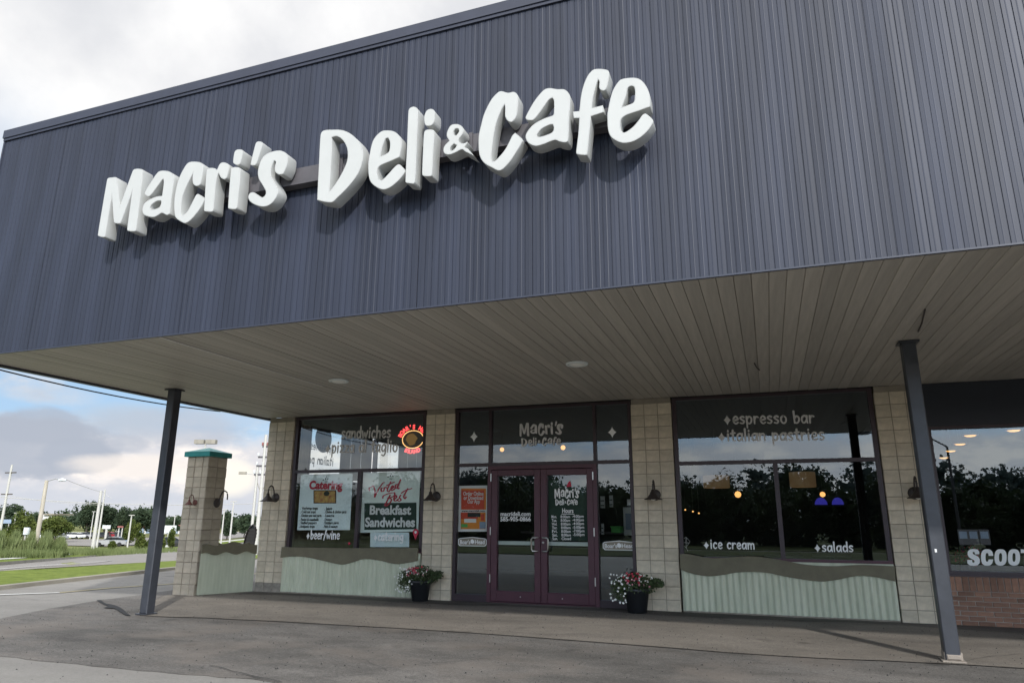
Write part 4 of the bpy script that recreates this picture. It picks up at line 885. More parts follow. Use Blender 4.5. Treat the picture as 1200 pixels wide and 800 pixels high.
# ================================================================== WALL LAMPS
def wall_lamp(x,y,z,label,material='iron',rz=0.,group='gooseneck lamps on the piers',shade=True):
    t=thing('wall_lamp',(x,y,z),label,'lamp',group,rz)
    def bl(mb,name,m): 
        me=mb.mesh(name,m); return link(name,me,t)
    bl(MB().lathe((0,0,0),[(0,-.035),(.05,-.03),(.085,-.012),(.095,0),(.095,.0)],18,'y'),'back_plate',material)
    pts=[(0,-.02,0.0),(0,-.05,.06),(0,-.07,.14),(0,-.11,.215),(0,-.17,.235),(0,-.225,.20),(0,-.245,.13),(0,-.245,.06)]
    pp_=[]; 
    for i in range(len(pts)-1):
        for k in range(3): pp_.append(Vector(pts[i]).lerp(Vector(pts[i+1]),k/3))
    pp_.append(Vector(pts[-1])); bl(MB().tube(pp_,.013,8),'arm',material)
    if not shade: return t
    bl(MB().lathe((0,-.245,0),[(.0,.085),(.028,.08),(.035,.03),(.07,-.01),(.10,-.05),(.155,-.078),(.155,-.084),(.095,-.06),(.0,-.05)],20),'shade',material)
    bl(MB().lathe((0,-.245,-.05),[(.03,.02),(.045,-.01),(.035,-.04),(0,-.05)],12),'bulb','lampglass')
    return t
wl=[(-9.62,'gooseneck lamp on the leftmost block pier beside the catering window'),(-5.93,'gooseneck lamp on the block pier between the neon window and doors'),(-1.80,'gooseneck lamp on the block pier right of the entrance doors'),(2.10,'gooseneck lamp on the last block pier behind the right post')]
for x,lb in wl: wall_lamp(x,YW-.002,1.86,lb)
wall_lamp(-10.66,11.05,1.74,'rusty gooseneck lamp on the front of the teal capped pillar','rust').scale=(.62,.62,.62)
wall_lamp(-10.43,11.40,1.74,'bare gooseneck lamp arm on the shaded side of the teal capped pillar','iron',rz=R(90),shade=False)
# soffit lights
for px,py,lb in ((676,425,'round recessed light in the canopy ceiling above the doors'),(397,445,'round recessed light in the canopy ceiling above the left window')):
    c=onZ(px,py,ZS); t=thing('recessed_light',(c.x,c.y,ZS-.03),lb,'light','recessed lights in the canopy ceiling')
    link('trim_ring',MB().lathe((0,0,0),[(.155,.022),(.15,.0),(.115,-.004),(.11,.02)],24).mesh('trim_ring','signw'),t); link('lens',MB().lathe((0,0,.004),[(0,-.02),(.06,-.015),(.11,0),(.11,.01)],24).mesh('lens','lampglass'),t)
# ================================================================== SIDE PILLAR, LOW WALL
px0_,px1_,py0_,py1_=-10.99,-10.45,11.07,11.60; PH=2.64
sp=thing('block_pillar',((px0_+px1_)/2,(py0_+py1_)/2,0),'free standing weathered block pillar with teal pyramid cap','pillar')
core=MB().box(px0_+.012,px1_-.012,py0_+.012,py1_-.012,0,PH).build('core','mortar',sp)
rl=rootloc(sp); nrow=13; hh=PH/nrow; cols=[.2,.2,.14]
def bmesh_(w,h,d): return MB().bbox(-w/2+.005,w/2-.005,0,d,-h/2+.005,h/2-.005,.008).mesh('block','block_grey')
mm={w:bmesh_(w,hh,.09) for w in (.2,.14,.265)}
for r_ in range(nrow):
    x=px0_
    for w in (cols if r_%1==0 else cols[::-1]):
        z=hh*(r_+.5); dy=random.uniform(-.004,.004)
        link('block',mm[w],core,(x+w/2-rl.x,py0_+dy-rl.y,z)); x+=w
    y=py0_
    for k in range(2):
        ob=link('block',mm[.265],core,(px1_+random.uniform(-.004,.004)-rl.x,y+.265/2+.0-rl.y,hh*(r_+.5))); ob.rotation_euler=(0,0,R(90)); y+=.265
MB().box(px0_-.05,px1_+.05,py0_-.05,py1_+.05,PH+.002,PH+.095).build('cap_band','teal',sp)
a,b,c,d=px0_-.055,px1_+.055,py0_-.055,py1_+.055; mx_,my_=(a+b)/2,(c+d)/2
MB().add([(a,c,PH+.097),(b,c,PH+.097),(b,d,PH+.097),(a,d,PH+.097),(mx_,my_,PH+.20)],[(0,1,4),(1,2,4),(2,3,4),(3,0,4),(0,3,2,1)]).build('cap_roof','teal_skysheen',sp)
# low wall between pillar and building
lw_=thing('low_wall',(-10.2,11.7,0),'pale green low wall with wavy olive top beside the capped pillar','wall')
A0=Vector((-10.435,11.12,0)); A1=Vector((-9.99,12.16,0)); dd=(A1-A0); Ln=dd.length; dd.normalize(); nn_=Vector((dd.y,-dd.x,0))
def onw(u,off,z): p=A0+dd*u+nn_*off; return (p.x,p.y,z)
mb=MB(); prof=[]; k=0; u=0
while u<Ln: prof.append((u,.0 if k%2 else -.0015)); u+=.035; k+=1
prof.append((Ln,0)); mb.strip([onw(u,o_,.012) for u,o_ in prof],[onw(u,o_,.84) for u,o_ in prof]); mb.strip([onw(0,-.006,.84),onw(Ln,-.006,.84)],[onw(0,-.3,.84),onw(Ln,-.3,.84)]); mb.strip([onw(0,-.3,.012),onw(Ln,-.3,.012)],[onw(0,-.3,.84),onw(Ln,-.3,.84)])
mb.build('panel','mint',lw_)
def waveseg(off0,off1,ph,zc,name):
    mb=MB(); nseg=36; T=[];B=[]
    for i in range(nseg+1):
        u=Ln*i/nseg; w=.022*math.sin(u*2*PI/.42+ph); T.append((u,zc+.095+w*.9)); B.append((u,zc-.075+w*1.2))
    poly=T+B[::-1]; n=len(poly); V=[onw(u,off0,z) for u,z in poly]+[onw(u,off1,z) for u,z in poly]
    mb.add(V,[(i,(i+1)%n,(i+1)%n+n,i+n) for i in range(n)]); m_=len(T)
    for o_ in (0,n): mb.add([V[o_+i] for i in range(n)],[(i,i+1,n-2-i,n-1-i) for i in range(m_-1)])
    mb.build(name,'olive',lw_)
waveseg(.008,.04,.6,.84,'wavy_board'); waveseg(-.335,-.305,2.3,.86,'wavy_board')
# black slatted chair behind the low wall
cx,cy=-11.32,13.35
t=thing('patio_chair',(cx,cy,0),'black slatted patio chair back showing above the low wall','chair',rz=R(-25))
def bl(mb,name,m='iron'): return link(name,mb.mesh(name,m),t)
arc=[(-.24,.05,.42),(-.26,.10,.75),(-.24,.14,1.05),(-.14,.17,1.24),(0,.18,1.30),(.14,.17,1.24),(.24,.14,1.05),(.26,.10,.75),(.24,.05,.42)]
bl(MB().tube(arc,.02,8),'back_frame'); 
bl(MB().add([(x*.96,y+.012,z) for x,y,z in arc],[tuple(range(9))]),'back_panel','black')
for i in range(11):
    z=.50+i*.068; w=.25 if z<1.05 else .25*math.sqrt(max(.1,1-((z-1.05)/.27)**2)); y_=.06+(z-.42)*.14; bl(MB().box(-w,w,y_-.006,y_+.012,z-.030,z+.030),'slat')
bl(MB().bbox(-.26,.26,-.42,.05,.40,.44,.01),'seat')
for sx_ in (-.23,.23):
    for sy_ in (-.38,.03): bl(MB().tube([(sx_,sy_,.40),(sx_*1.08,sy_*1.08,.012)],.014,6),'leg')
    bl(MB().tube([(sx_*1.1,.08,.66),(sx_*1.15,-.2,.68),(sx_*1.1,-.4,.62),(sx_*1.05,-.4,.42)],.016,6),'arm')
# ================================================================== FLOWER POTS
def leaves(n,c,rx_,ry_,rz_,size,seed,shell=.5,droop=0.,up=False):
    r=random.Random(seed); mb=MB()
    for _ in range(n):
        while True:
            d=Vector((r.uniform(-1,1),r.uniform(-1,1),r.uniform(-1,1)))
            if shell<d.length<1: break
        p=Vector((c[0]+d.x*rx_,c[1]+d.y*ry_,c[2]+d.z*rz_-droop*(d.x**2+d.y**2)))
        a=Vector((r.gauss(0,1),r.gauss(0,1),r.gauss(0,.7))).normalized(); b=a.cross(Vector((r.gauss(0,1),r.gauss(0,1),r.gauss(0,1)))).normalized(); s=size*r.uniform(.6,1.3)
        mb.add([p-a*s,p+b*s*.45,p+a*s,p-b*s*.45],[(0,1,2,3)])
    return mb
def pot(px,pyb,y,label,seed,trail,wid=.2,h=.36):
    c=onY(px,pyb,y); x=c.x; t=thing('flower_pot',(x,y,.012),label,'flower pot')
    MB().lathe((x,y,.012),[(0,0),(wid*.72,0),(wid*.95,h*.86),(wid*1.04,h*.87),(wid*1.06,h),(wid*.96,h),(wid*.94,h*.9),(0,h*.88)],28).build('pot','pot',t)
    mb=leaves(1100,(x,y,.46),.34,.26,.17,.028,seed,.3,.05)
    m2=leaves(500,(x+trail*.24,y-.1,.36),.17,.15,.20,.024,seed+1,.1); m3=leaves(260,(x-trail*.33,y,.47),.13,.12,.07,.03,seed+5,.1)
    for m_ in (m2,m3): mb.add(m_.v,m_.f)
    mb.build('foliage','leaf',t,kind='stuff'); r=random.Random(seed+9)
    def fl(n,cx_,cz_,rx_,rz__,m,nm,s):
        mb=MB()
        for _ in range(n):
            p=Vector((cx_+r.uniform(-1,1)*rx_,y-.22+r.uniform(-.1,.16),cz_+r.uniform(-1,1)*rz__))
            k=5; mb.add([p+Vector((math.cos(2*PI*i/k)*s*r.uniform(.7,1.1),-.008*r.random(),math.sin(2*PI*i/k)*s*r.uniform(.7,1.1))) for i in range(k)]+[p+Vector((0,-.012,0))],[(i,(i+1)%k,k) for i in range(k)])
        mb.build(nm,m,t,kind='stuff')
    fl(38,x+trail*.24,.38,.16,.22,'petalw','white_flowers',.019); fl(20,x,.54,.30,.06,'petalw','white_flowers',.014); fl(16,x-.02,.55,.14,.07,'petalr','red_flowers',.022); fl(12,x+.05,.5,.2,.07,'petalp','pink_flowers',.016)
    return t
pot(492,703,11.93,'black flower pot with white and red blooms left of the doors',11,-1); pot(747,719,11.80,'black flower pot with trailing white blooms right of the doors',21,-1,.21,.37)
# fallen petals
mb=MB(); r=random.Random(5)
for _ in range(26):
    x,y=r.uniform(-3,-1.6),r.uniform(10.9,11.9); mb.add([(x,y,.014),(x+.02,y+.005,.016),(x+.012,y+.02,.015)],[(0,1,2)])
mb.build('fallen_petals','petalw',kind='stuff',label='fallen white petals on the walkway by the pot')
# ================================================================== NEIGHBOUR SHOP BAY
nb_=thing('neighbour_shop',(4.5,12.16,0),'right hand shop bay with brick base and scooter shop window','shop front')
nx0,nx1=2.375,7.6
MB().box(nx0,nx1,YW+.02,YW+.25,0,.675).build('brick_base','brickm',nb_)
bb=[c_ for c_ in nb_.children][0]; rl=rootloc(nb_)
bs=MB().bbox(-.038,.038,0,.08,-.098,.098,.003).mesh('brick','brick'); br=MB().bbox(-.0975,.0975,0,.08,-.0285,.0285,.003).mesh('brick','brick'); hb=MB().bbox(-.045,.045,0,.08,-.0285,.0285,.003).mesh('brick','brick')
x=nx0+.045
while x<5.0: link('brick',bs,bb,(x-rl.x,YW+.006+random.uniform(-.002,.002)-rl.y,.572)); x+=.087
for k in range(7):
    z=.437-.0665*k; x=nx0+(.1 if k%2 else .0)
    while x<5.0:
        if x<nx0+.09: link('brick',hb,bb,(x+.047-rl.x,YW+.008-rl.y,z))
        else: link('brick',br,bb,(x-rl.x+ (0),YW+.008+random.uniform(-.002,.002)-rl.y,z))
        x+=.2065
mb=MB()
x=5.04
while x<nx1-.1:
    mb.box(x,x+.076,YW+.008,YW+.05,.474,.67)
    for k in range(7): mb.box(x,x+.08,YW+.008,YW+.05,.41-.0665*k,.465-.0665*k)
    x+=.087
mb.build('distant_bricks','brick',nb_,kind='stuff')
MB().box(nx0,nx1,YW-.005,YW+.2,.676,.70).build('sill','brown',nb_)
MB().box(nx0-.01,nx1,YW+.0,YW+.25,2.86,ZS-.002).build('header_panel','navy',nb_)
mb=MB(); mb.box(nx0,nx0+.07,YW+.03,YW+.13,.70,2.86).box(nx1-.07,nx1,YW+.03,YW+.13,.70,2.86).box(nx0+.07,nx1-.07,YW+.03,YW+.13,.70,.745).box(nx0+.07,nx1-.07,YW+.03,YW+.13,2.82,2.86)
wf=mb.build('shop_window','brown',nb_); MB().add([(nx0+.07,YW+.08,.745),(nx1-.07,YW+.08,.745),(nx1-.07,YW+.08,2.82),(nx0+.07,YW+.08,2.82)],[(0,1,2,3)]).build('pane','glass',wf)
MB().box(nx1,BX1,YW,YW+.3,0,ZS).build('far_wall','block',nb_)
# lettering on the glass
def ring(x0,x1,y0,y1,n=28,e=2.6): return [((x0+x1)/2+(x1-x0)/2*math.copysign(abs(math.cos(t))**(2/e),math.cos(t)),(y0+y1)/2+(y1-y0)/2*math.copysign(abs(math.sin(t))**(2/e),math.sin(t))) for t in [2*PI*i/n for i in range(n)]]
def bigO(x): return [ring(x,x+57,612,689),ring(x+21,x+36,630,671)]
def bigC(x):
    o_=[p for p in ring(x,x+57,612,689,40) if not(p[0]>x+44 and 641<p[1]<662)]; k=[i for i,p in enumerate(o_) if p[0]>x+44 and p[1]>=662][0]; o_=o_[k:]+o_[:k]
    h_=[p for p in ring(x+21,x+36,630,671,24)]; h_=[p for p in h_ if not(p[0]>x+33 and 643<p[1]<660)]; k=[i for i,p in enumerate(h_) if p[0]>x+28 and p[1]>=660][0]; h_=h_[k:]+h_[:k]
    return [o_+[(x+57,643),(x+36,643)]+h_[::-1]+[(x+36,660),(x+57,660)]]
bigS=[[(213,662),(214,678),(226,688),(245,690),(262,687),(272,676),(272,658),(264,647),(240,634),(238,628),(243,624),(249,628),(250,636),(270,636),(270,624),(262,614),(244,611),(226,613),(216,623),(215,638),(222,650),(246,664),(249,671),(244,676),(237,673),(236,662)]]
bigT=[[(464,613),(520,613),(520,630),(503,630),(503,689),(481,689),(481,630),(464,630)]]
for polys in (bigS,bigC(278),bigO(341),bigO(404),bigT):
    P=[[(lambda v:(v.x,v.z))(onY(1080+x/4,490+y/4,yg)) for x,y in p] for p in polys]; link('lettering',upright(outline_mesh('lettering',P,.002,'vinyl'),-rl.x,yg-.006-rl.y,-rl.z),wf)
for i,(px,py) in enumerate(((1137,510),(1188,504),(1125,520),(1114,528),(1106,536))):
    c=onZ(px,py,3.0); t=thing('ceiling_can_light',(c.x,c.y,3.0),['amber ceiling light left of the brightest in the scooter shop','brightest amber ceiling light in the scooter shop window','third small ceiling light in the scooter shop','fourth small ceiling light in the scooter shop','smallest farthest ceiling light in the scooter shop'][i],'light')
    r_=.10; link('lens',MB().lathe((0,0,0),[(0,-.03),(r_*.7,-.02),(r_,0)],16).mesh('lens','lit'),t); link('trim',MB().lathe((0,0,0),[(r_,.0),(r_+.03,-.005),(r_+.03,.02)],16).mesh('trim','signw'),t)
    link('stem',MB().tube([(0,0,.02),(0,0,.48)],.02,6).mesh('stem','iron'),t)
for i,px in enumerate((1129,1141,1154)):
    c=onY(px,629,YW+.14); t=thing('paper_notice',(c.x,YW+.14,c.z-.15),['leftmost pale notice in the scooter shop window','middle pale notice in the scooter shop window','rightmost pale notice in the scooter shop window'][i],'notice')
    MB().box(c.x-.065,c.x+.065,YW+.138,YW+.14,c.z-.11,c.z+.11).build('sheet','race',t); MB().box(c.x-.05,c.x+.05,YW+.135,YW+.137,c.z-.02,c.z+.08).build('print','signd',t)
t=thing('shop_plant',(2.75,12.45,.75),'dark leafy plant with pink blooms in the scooter shop window corner','plant')
leaves(260,(2.72,12.5,.95),.22,.12,.2,.03,41,.0).build('foliage','leaf',t); leaves(160,(2.75,12.46,.95),.2,.1,.18,.02,42,.0).build('blooms','petalr',t); MB().lathe((2.72,12.5,.72),[(0,0),(.08,0),(.1,.12),(0,.12)],12).build('pot','pot',t)
# ================================================================== TREES
def crown(mb,c,rx_,ry_,rz_,n,size,r):
    blobs=[]
    for _ in range(9):
        d=Vector((r.uniform(-.62,.62),r.uniform(-.62,.62),r.uniform(-.5,.62))); blobs.append((Vector((c[0]+d.x*rx_,c[1]+d.y*ry_,c[2]+d.z*rz_)),r.uniform(.34,.60)))
    for _ in range(n//7):      # large inner leaves fill the heart of the crown
        bc,br_=r.choice(blobs); d=Vector((r.gauss(0,1),r.gauss(0,1),r.gauss(0,1))).normalized()*r.uniform(.1,.62); p=Vector((bc.x+d.x*br_*rx_,bc.y+d.y*br_*ry_,bc.z+d.z*br_*rz_))
        a=Vector((r.gauss(0,1),r.gauss(0,1),r.gauss(0,1))).normalized(); b=a.cross(Vector((r.gauss(0,1),r.gauss(0,1),r.gauss(0,1)))).normalized(); s=size*r.uniform(2,3)
        mb.add([p-a*s,p+b*s,p+a*s,p-b*s],[(0,1,2,3)])
    for _ in range(n):
        bc,br_=r.choice(blobs); d=Vector((r.gauss(0,1),r.gauss(0,1),r.gauss(0,1))).normalized()*(r.uniform(.5,1.08)**.5)
        p=Vector((bc.x+d.x*br_*rx_,bc.y+d.y*br_*ry_,bc.z+d.z*br_*rz_))
        a=Vector((r.gauss(0,1),r.gauss(0,1),r.gauss(0,.6))).normalized(); b=a.cross(Vector((r.gauss(0,1),r.gauss(0,1),r.gauss(0,1)))).normalized(); s=size*r.uniform(.5,1.4)
        mb.add([p-a*s,p+b*s*.7,p+a*s,p-b*s*.7],[(0,1,2,3)])
def tree(px,D,pytop,wpx,label,material='treed',n=1500,seed=0,trunk=.28,name='tree',cat='tree',leafpx=.9,low=.18):
    b=farbase(px,D); H=CAM.z+(606-pytop)*D/835-b.z; w=wpx*D/835/2; r=random.Random(seed)
    t=thing(name,tuple(b),label,cat); mb=MB(); zc=b.z+H*(low+(1-low)/2+.02); crown(mb,(b.x,b.y,zc),w*1.05,w*.9,H*(1-low)/2*1.1,int(n*1.3),leafpx*D/835*1.35,r); mb.build('crown',material,t)
    mb=MB(); mb.tube([(b.x,b.y,b.z-.3),(b.x+.05*H*r.uniform(-1,1),b.y,b.z+H*.4),(b.x+.04*H*r.uniform(-1,1),b.y,b.z+H*.8)],H*.028,7,H*.008)
    for k in range(5):
        a=2*PI*k/5+r.random(); z0=b.z+H*r.uniform(.25,.5); mb.tube([(b.x,b.y,z0),(b.x+math.cos(a)*w*.4,b.y+math.sin(a)*w*.4,z0+H*.18),(b.x+math.cos(a)*w*.7,b.y+math.sin(a)*w*.7,z0+H*.3)],H*.012,5,H*.004)
    mb.build('trunk','bark',t); return t
TR=[(12,175,591.5,34,'dark broad tree at the left edge behind the parked cars','treed',2200,.8),
(32,140,603,38,'low mid green tree left of the wooden lamp pole','treeg',2200,.8),
(68,140,602.5,42,'low mid green tree right of the wooden lamp pole','treeg',2600,.8),
(80,220,604,26,'small dark tree behind the right of the lamp pole','treed',900,.8),
(47,250,600,26,'thin pale tree far behind the lamp pole','treed',500,.7),
(104,185,593.5,26,'tall dark tree left of the white poles','treed',1800,.8),
(124,190,592.5,32,'tall dark tree just right of the white poles','treed',2200,.8),
(147,200,597,24,'dark tree above the red and white shop','treed',1400,.8),
(165,195,596,26,'dark tree above the shop left of the canopy post','treed',1600,.8),
(155,120,609,18,'small round green tree before the red and white shop','treeg',1500,.7),
(181,220,600,26,'dark tree behind the left canopy post','treed',1200,.8),
(203,230,607,22,'low dark tree right of the left canopy post','treed',900,.8),
(268,170,601,22,'dark tree seen between pillar and building','treed',1200,.8),
(288,190,603,24,'dark tree behind the large utility pole','treed',1200,.8)]
for i,(px,D,pt,w,lb,m,n,lf) in enumerate(TR): tree(px,D,pt,w,lb,m,n,100+i,leafpx=lf,low=.08 if m=='treeg' else .12)
for i,(px,D,pt,w,lb) in enumerate([(167,88,622,15,'bright bush left of the canopy post beyond the street'),(190,86,624,12,'bright bush right of the canopy post beyond the street'),(180,84,629,12,'low bush directly behind the canopy post'),(136,84,634,9,'small scrubby bush beside the side road'),(205,90,620,10,'leafy bush beside the block pillar'),(8,86,622,22,'scrubby bush at the left edge behind the reeds')]):
    tree(px,D,pt,w,lb,'treeg',700,300+i,name='bush',cat='bush',leafpx=.8,low=.0)
# far tree belt
mb=MB(); r=random.Random(77)
for i in range(72):
    px=-60+i*6.2+r.uniform(-3,3)
    if px>350: break
    D=r.uniform(300,360); b=farbase(px,D); h=r.uniform(5,8.5)+ (4 if 85<px<180 else 0); crown(mb,(b.x,b.y,b.z+h*.5),7,6,h*.55,170,.5,r)
mb.build('far_treeline','treed',kind='stuff',label='far dark tree belt along the horizon')
# trees on the other side of the lot (they stand in the window reflections)
mb=MB(); r=random.Random(78)
for i in range(60):
    x=-48+i*1.7+r.uniform(-.7,.7); y=-19+r.uniform(-2,2); h=r.choice((2.7,3.1,3.5,4.1))+r.uniform(-.2,.3); w=r.uniform(1.2,1.9); crown(mb,(x,y,h*.52),w,w,h*.55,1400,.08,r)
    crown(mb,(x,y,.7),1.7,1.2,1.1,450,.12,r); mb.tube([(x,y,-.1),(x,y,h*.6)],.09,6,.04)
for i in range(44):
    x=-66+i*3.3+r.uniform(-1,1); y=-36+r.uniform(-3,3); h=r.uniform(3.6,5.4); crown(mb,(x,y,h*.5),2.6,2.6,h*.55,1200,.15,r)
mb.build('opposite_treeline','treev',kind='stuff',label='thick tree line across the lot seen only in the window reflections')
mb=MB()
for i in range(46):
    x=-190+i*8.5+r.uniform(-3,3); y=-140+r.uniform(-8,8); h=r.uniform(9,14.5); crown(mb,(x,y,h*.45),9,7,h*.6,1400,.40,r)
mb.build('opposite_far_woods','treefar_haze',kind='stuff',label='far woods in a painted haze colour beyond the opposite tree line')
mb=MB(); mb.box(-300,120,-400,-13.0,-.006,.03).box(-300,120,-11.6,-4.6,-.006,.03); mb.build('opposite_verge','roughdark',kind='structure')
mb=MB(); mb.tube([(8.5,-15,0),(8.5,-15,5.0)],.08,8,.05).tube([(8.5,-15,5.0),(7.6,-15,5.6),(5.0,-15,5.8)],.04,6); t=mb.buildtop('street_lamp','race',(8.5,-15,0),label='tall street lamp across the lot reflected in the scooter shop window',cat='street lamp')
MB().box(4.5,5.1,-15.1,-14.9,5.72,5.84).build('lamp_head','race',t)
# ================================================================== REEDS
mb=MB(); r=random.Random(9)
for _ in range(9500):
    px=r.uniform(-75,82); D=r.uniform(52,66); b=farbase(px,D)
    edge_=min(1,(84-px)/14); 
    h=(1.85+r.uniform(-.45,.4))*(.55+.45*edge_)*(0.75 if D<54 else 1)*(.8+.25*math.sin(px*.35)+.0)
    a=r.uniform(0,2*PI); lx,ly=math.cos(a),math.sin(a); ln=r.uniform(.05,.4); w=r.uniform(.045,.08)
    p=Vector(b); mb.add([p+Vector((-w,0,-.1)),p+Vector((w,0,-.1)),p+Vector((lx*ln*.3+w*.8,ly*ln*.3,h*.6)),p+Vector((lx*ln*.3-w*.8,ly*ln*.3,h*.6)),p+Vector((lx*ln,ly*ln,h))],[(0,1,2,3),(3,2,4)])
mb.build('reeds','reed',kind='stuff',label='tall green reeds beside the street')
mb=MB()
for _ in range(6000):
    px=r.uniform(-40,215); D=r.uniform(66,86) if px>78 else r.uniform(47,54); b=farbase(px,D); h=r.uniform(.25,.75)
    a=r.uniform(0,2*PI); w=.06; p=Vector(b); mb.add([p+Vector((-w,0,-.05)),p+Vector((w,0,-.05)),p+Vector((math.cos(a)*.15,math.sin(a)*.15,h))],[(0,1,2)])
mb.build('tall_grass','reed',kind='stuff',label='unmown grass beyond the street')
# ================================================================== POLES
def pole(name,px,pyb,pyt,D,r0,label,cat,material='wood',r1=None):
    b=far(px,D); z0=CAM.z-(pyb-606)*D/835; z1=CAM.z+(606-pyt)*D/835; b=Vector((b.x,b.y,min(z0,terr(b.x,b.y)+.0)))
    t=thing(name,tuple(b),label,cat); MB().tube([(b.x,b.y,b.z-.2),(b.x,b.y,z1)],r0,10,r1 or r0*.7).build('pole',material,t); return t,b,z1
side=Vector((CR.x,CR.y,0)).normalized()
t,b,z1=pole('lamp_pole',47.5,652,564,60,.20,'leaning pale wooden pole with street lamp beside the reeds','street lamp')
MB().tube([(b.x,b.y,z1-.1),tuple(Vector((b.x,b.y,z1+.12))+side*.7),tuple(Vector((b.x,b.y,z1+.05))+side*1.35)],.03,6).build('bracket','steel',t)
q_=Vector((b.x,b.y,z1))+side*1.3; MB().tube([tuple(q_-side*.28+Vector((0,0,.02))),tuple(q_+Vector((0,0,.06))),tuple(q_+side*.32)],[.08,.14,.08],8).build('lamp_head','signw',t)
t,b,z1=pole('utility_pole',114,643,576,90,.24,'bright white pole right of the reeds','pole','polewhite')
t,b,z1=pole('utility_pole',118.5,632,574,105,.15,'thinner pale pole just behind the bright white pole','pole','polewhite'); MB().tube([(b.x,b.y,z1-.6),tuple(Vector((b.x,b.y,z1-1.4))+side*1.2)],.03,5).build('brace','steel',t)
t,b,z1=pole('utility_pole',3,633,546,110,.22,'tall utility pole with crossarm at the left edge','pole','polewhite')
for dz in (1.3,4.6): 
    MB().box(b.x-1.2,b.x+1.2,b.y-.08,b.y+.08,z1-dz,z1-dz+.16).build('crossarm','bark',t)
for px,pb,pt,D,lb in [(18,630,602,150,'small dark lamp standard left of the small sign'),(109,628,600,170,'short pole left of the white poles'),(154,633,604,110,'slim pole before the small round tree'),(262,645,597,110,'thin white pole beside the block pillar'),(272,647,588,95,'thin white pole between pillar and large utility pole'),(205,628,605,160,'slim pole above the billboard')]:
    t,b,z1=pole('light_pole',px,pb,pt,D,.13,lb,'pole','polewhite'); MB().box(b.x-.5,b.x+.5,b.y-.1,b.y+.1,z1,z1+.12).build('lamp_head','polewhite',t)
t,b,z1=pole('light_pole',231,640,520,75,.12,'parking light on a pole hidden behind the capped pillar','street lamp','polewhite')
q_=Vector((b.x,b.y,0))
for k,off in enumerate((-.62,.62)):
    c_=q_+side*off; mb=MB()
    for s_ in (0,1):
        pass
    e1=side*.52; e2=Vector((-side.y,side.x,0))*.3; V=[]
    for z_ in (z1-.02,z1+.42):
        for su,sv in ((-1,-1),(1,-1),(1,1),(-1,1)): V.append(c_+e1*su+e2*sv+Vector((0,0,z_)))
    mb.add(V,[(0,3,2,1),(4,5,6,7),(0,1,5,4),(1,2,6,5),(2,3,7,6),(3,0,4,7)]); mb.build('lamp_head','kerb',t)
# big double pole structure
D=70; t,b,z1=pole('transmission_pole',303,645,509,D,.20,'large pale double utility pole with crossarms left of the building','utility pole','polewhite')
b2=Vector(b)+side*(-.55); MB().tube([tuple(b2),(b2.x,b2.y,z1-3.2)],.16,8,.12).build('pole','polewhite',t)
mpp=D/835
for py,x0,x1 in ((523,-6,12),(535.5,-10,10),(546,-11,10),(556,-13,9)):
    z=CAM.z+(606-py)*mpp; c_=Vector((b.x,b.y,z))+side*((303-303)*mpp+.25); p0=c_+side*x0*mpp; p1=c_+side*x1*mpp
    MB().tube([tuple(p0),tuple(p1)],.11,6).build('crossarm','race',t)
    for f_ in (0,.33,.66,1):
        p=p0.lerp(p1,f_); MB().lathe((p.x,p.y,p.z),[(.06,.08),(.13,.15),(.07,.22),(.13,.3),(.05,.42)],8).build('insulator','signw' if py>525 else 'shopr',t)
for k in (-1,1): p=Vector((b.x,b.y,CAM.z+(606-556)*mpp)); MB().tube([tuple(p+side*k*.75),tuple(p+Vector((0,0,-1.9)))],.035,5).build('brace','kerb',t)
p=Vector((b.x,b.y,CAM.z+(606-556)*mpp)); MB().tube([tuple(p-side*1.0),tuple(p-side*1.7+Vector((0,0,.1)))],.03,5).build('lamp_arm','steel',t)
e1=side*.35; e2=Vector((-side.y,side.x,0))*.14; c_=p-side*2.0; V=[c_+e1*a_+e2*b_+Vector((0,0,z_)) for z_ in (0,.26) for a_,b_ in ((-1,-1),(1,-1),(1,1),(-1,1))]; MB().add(V,[(0,3,2,1),(4,5,6,7),(0,1,5,4),(1,2,6,5),(2,3,7,6),(3,0,4,7)]).build('lamp_head','kerb',t)
# overhead wires
def wire(p,q_,sag,label,r_=.03):
    P=[p.lerp(q_,i/16)-Vector((0,0,sag*4*(i/16)*(1-i/16))) for i in range(17)]; MB().tube([tuple(v) for v in P],r_,4).buildtop('overhead_wire','polewhite',tuple(p),label=label,cat='wire')
def fp(px,py,D): v=far(px,D); return Vector((v.x,v.y,CAM.z+(606-py)*D/835))
wire(fp(-60,578,95),fp(330,588,95),.9,'upper pale overhead wire crossing behind the canopy post',.035); wire(fp(118.5,578,105),fp(70,563,60),.1,'thin wire rising from the white poles toward the street lamp',.02)
wire(fp(8,582,108),fp(118,592,105),.3,'thin overhead wire at the left edge',.02); wire(fp(303,530,70),fp(420,500,60),.2,'wire leading off the large utility pole to the right',.015)
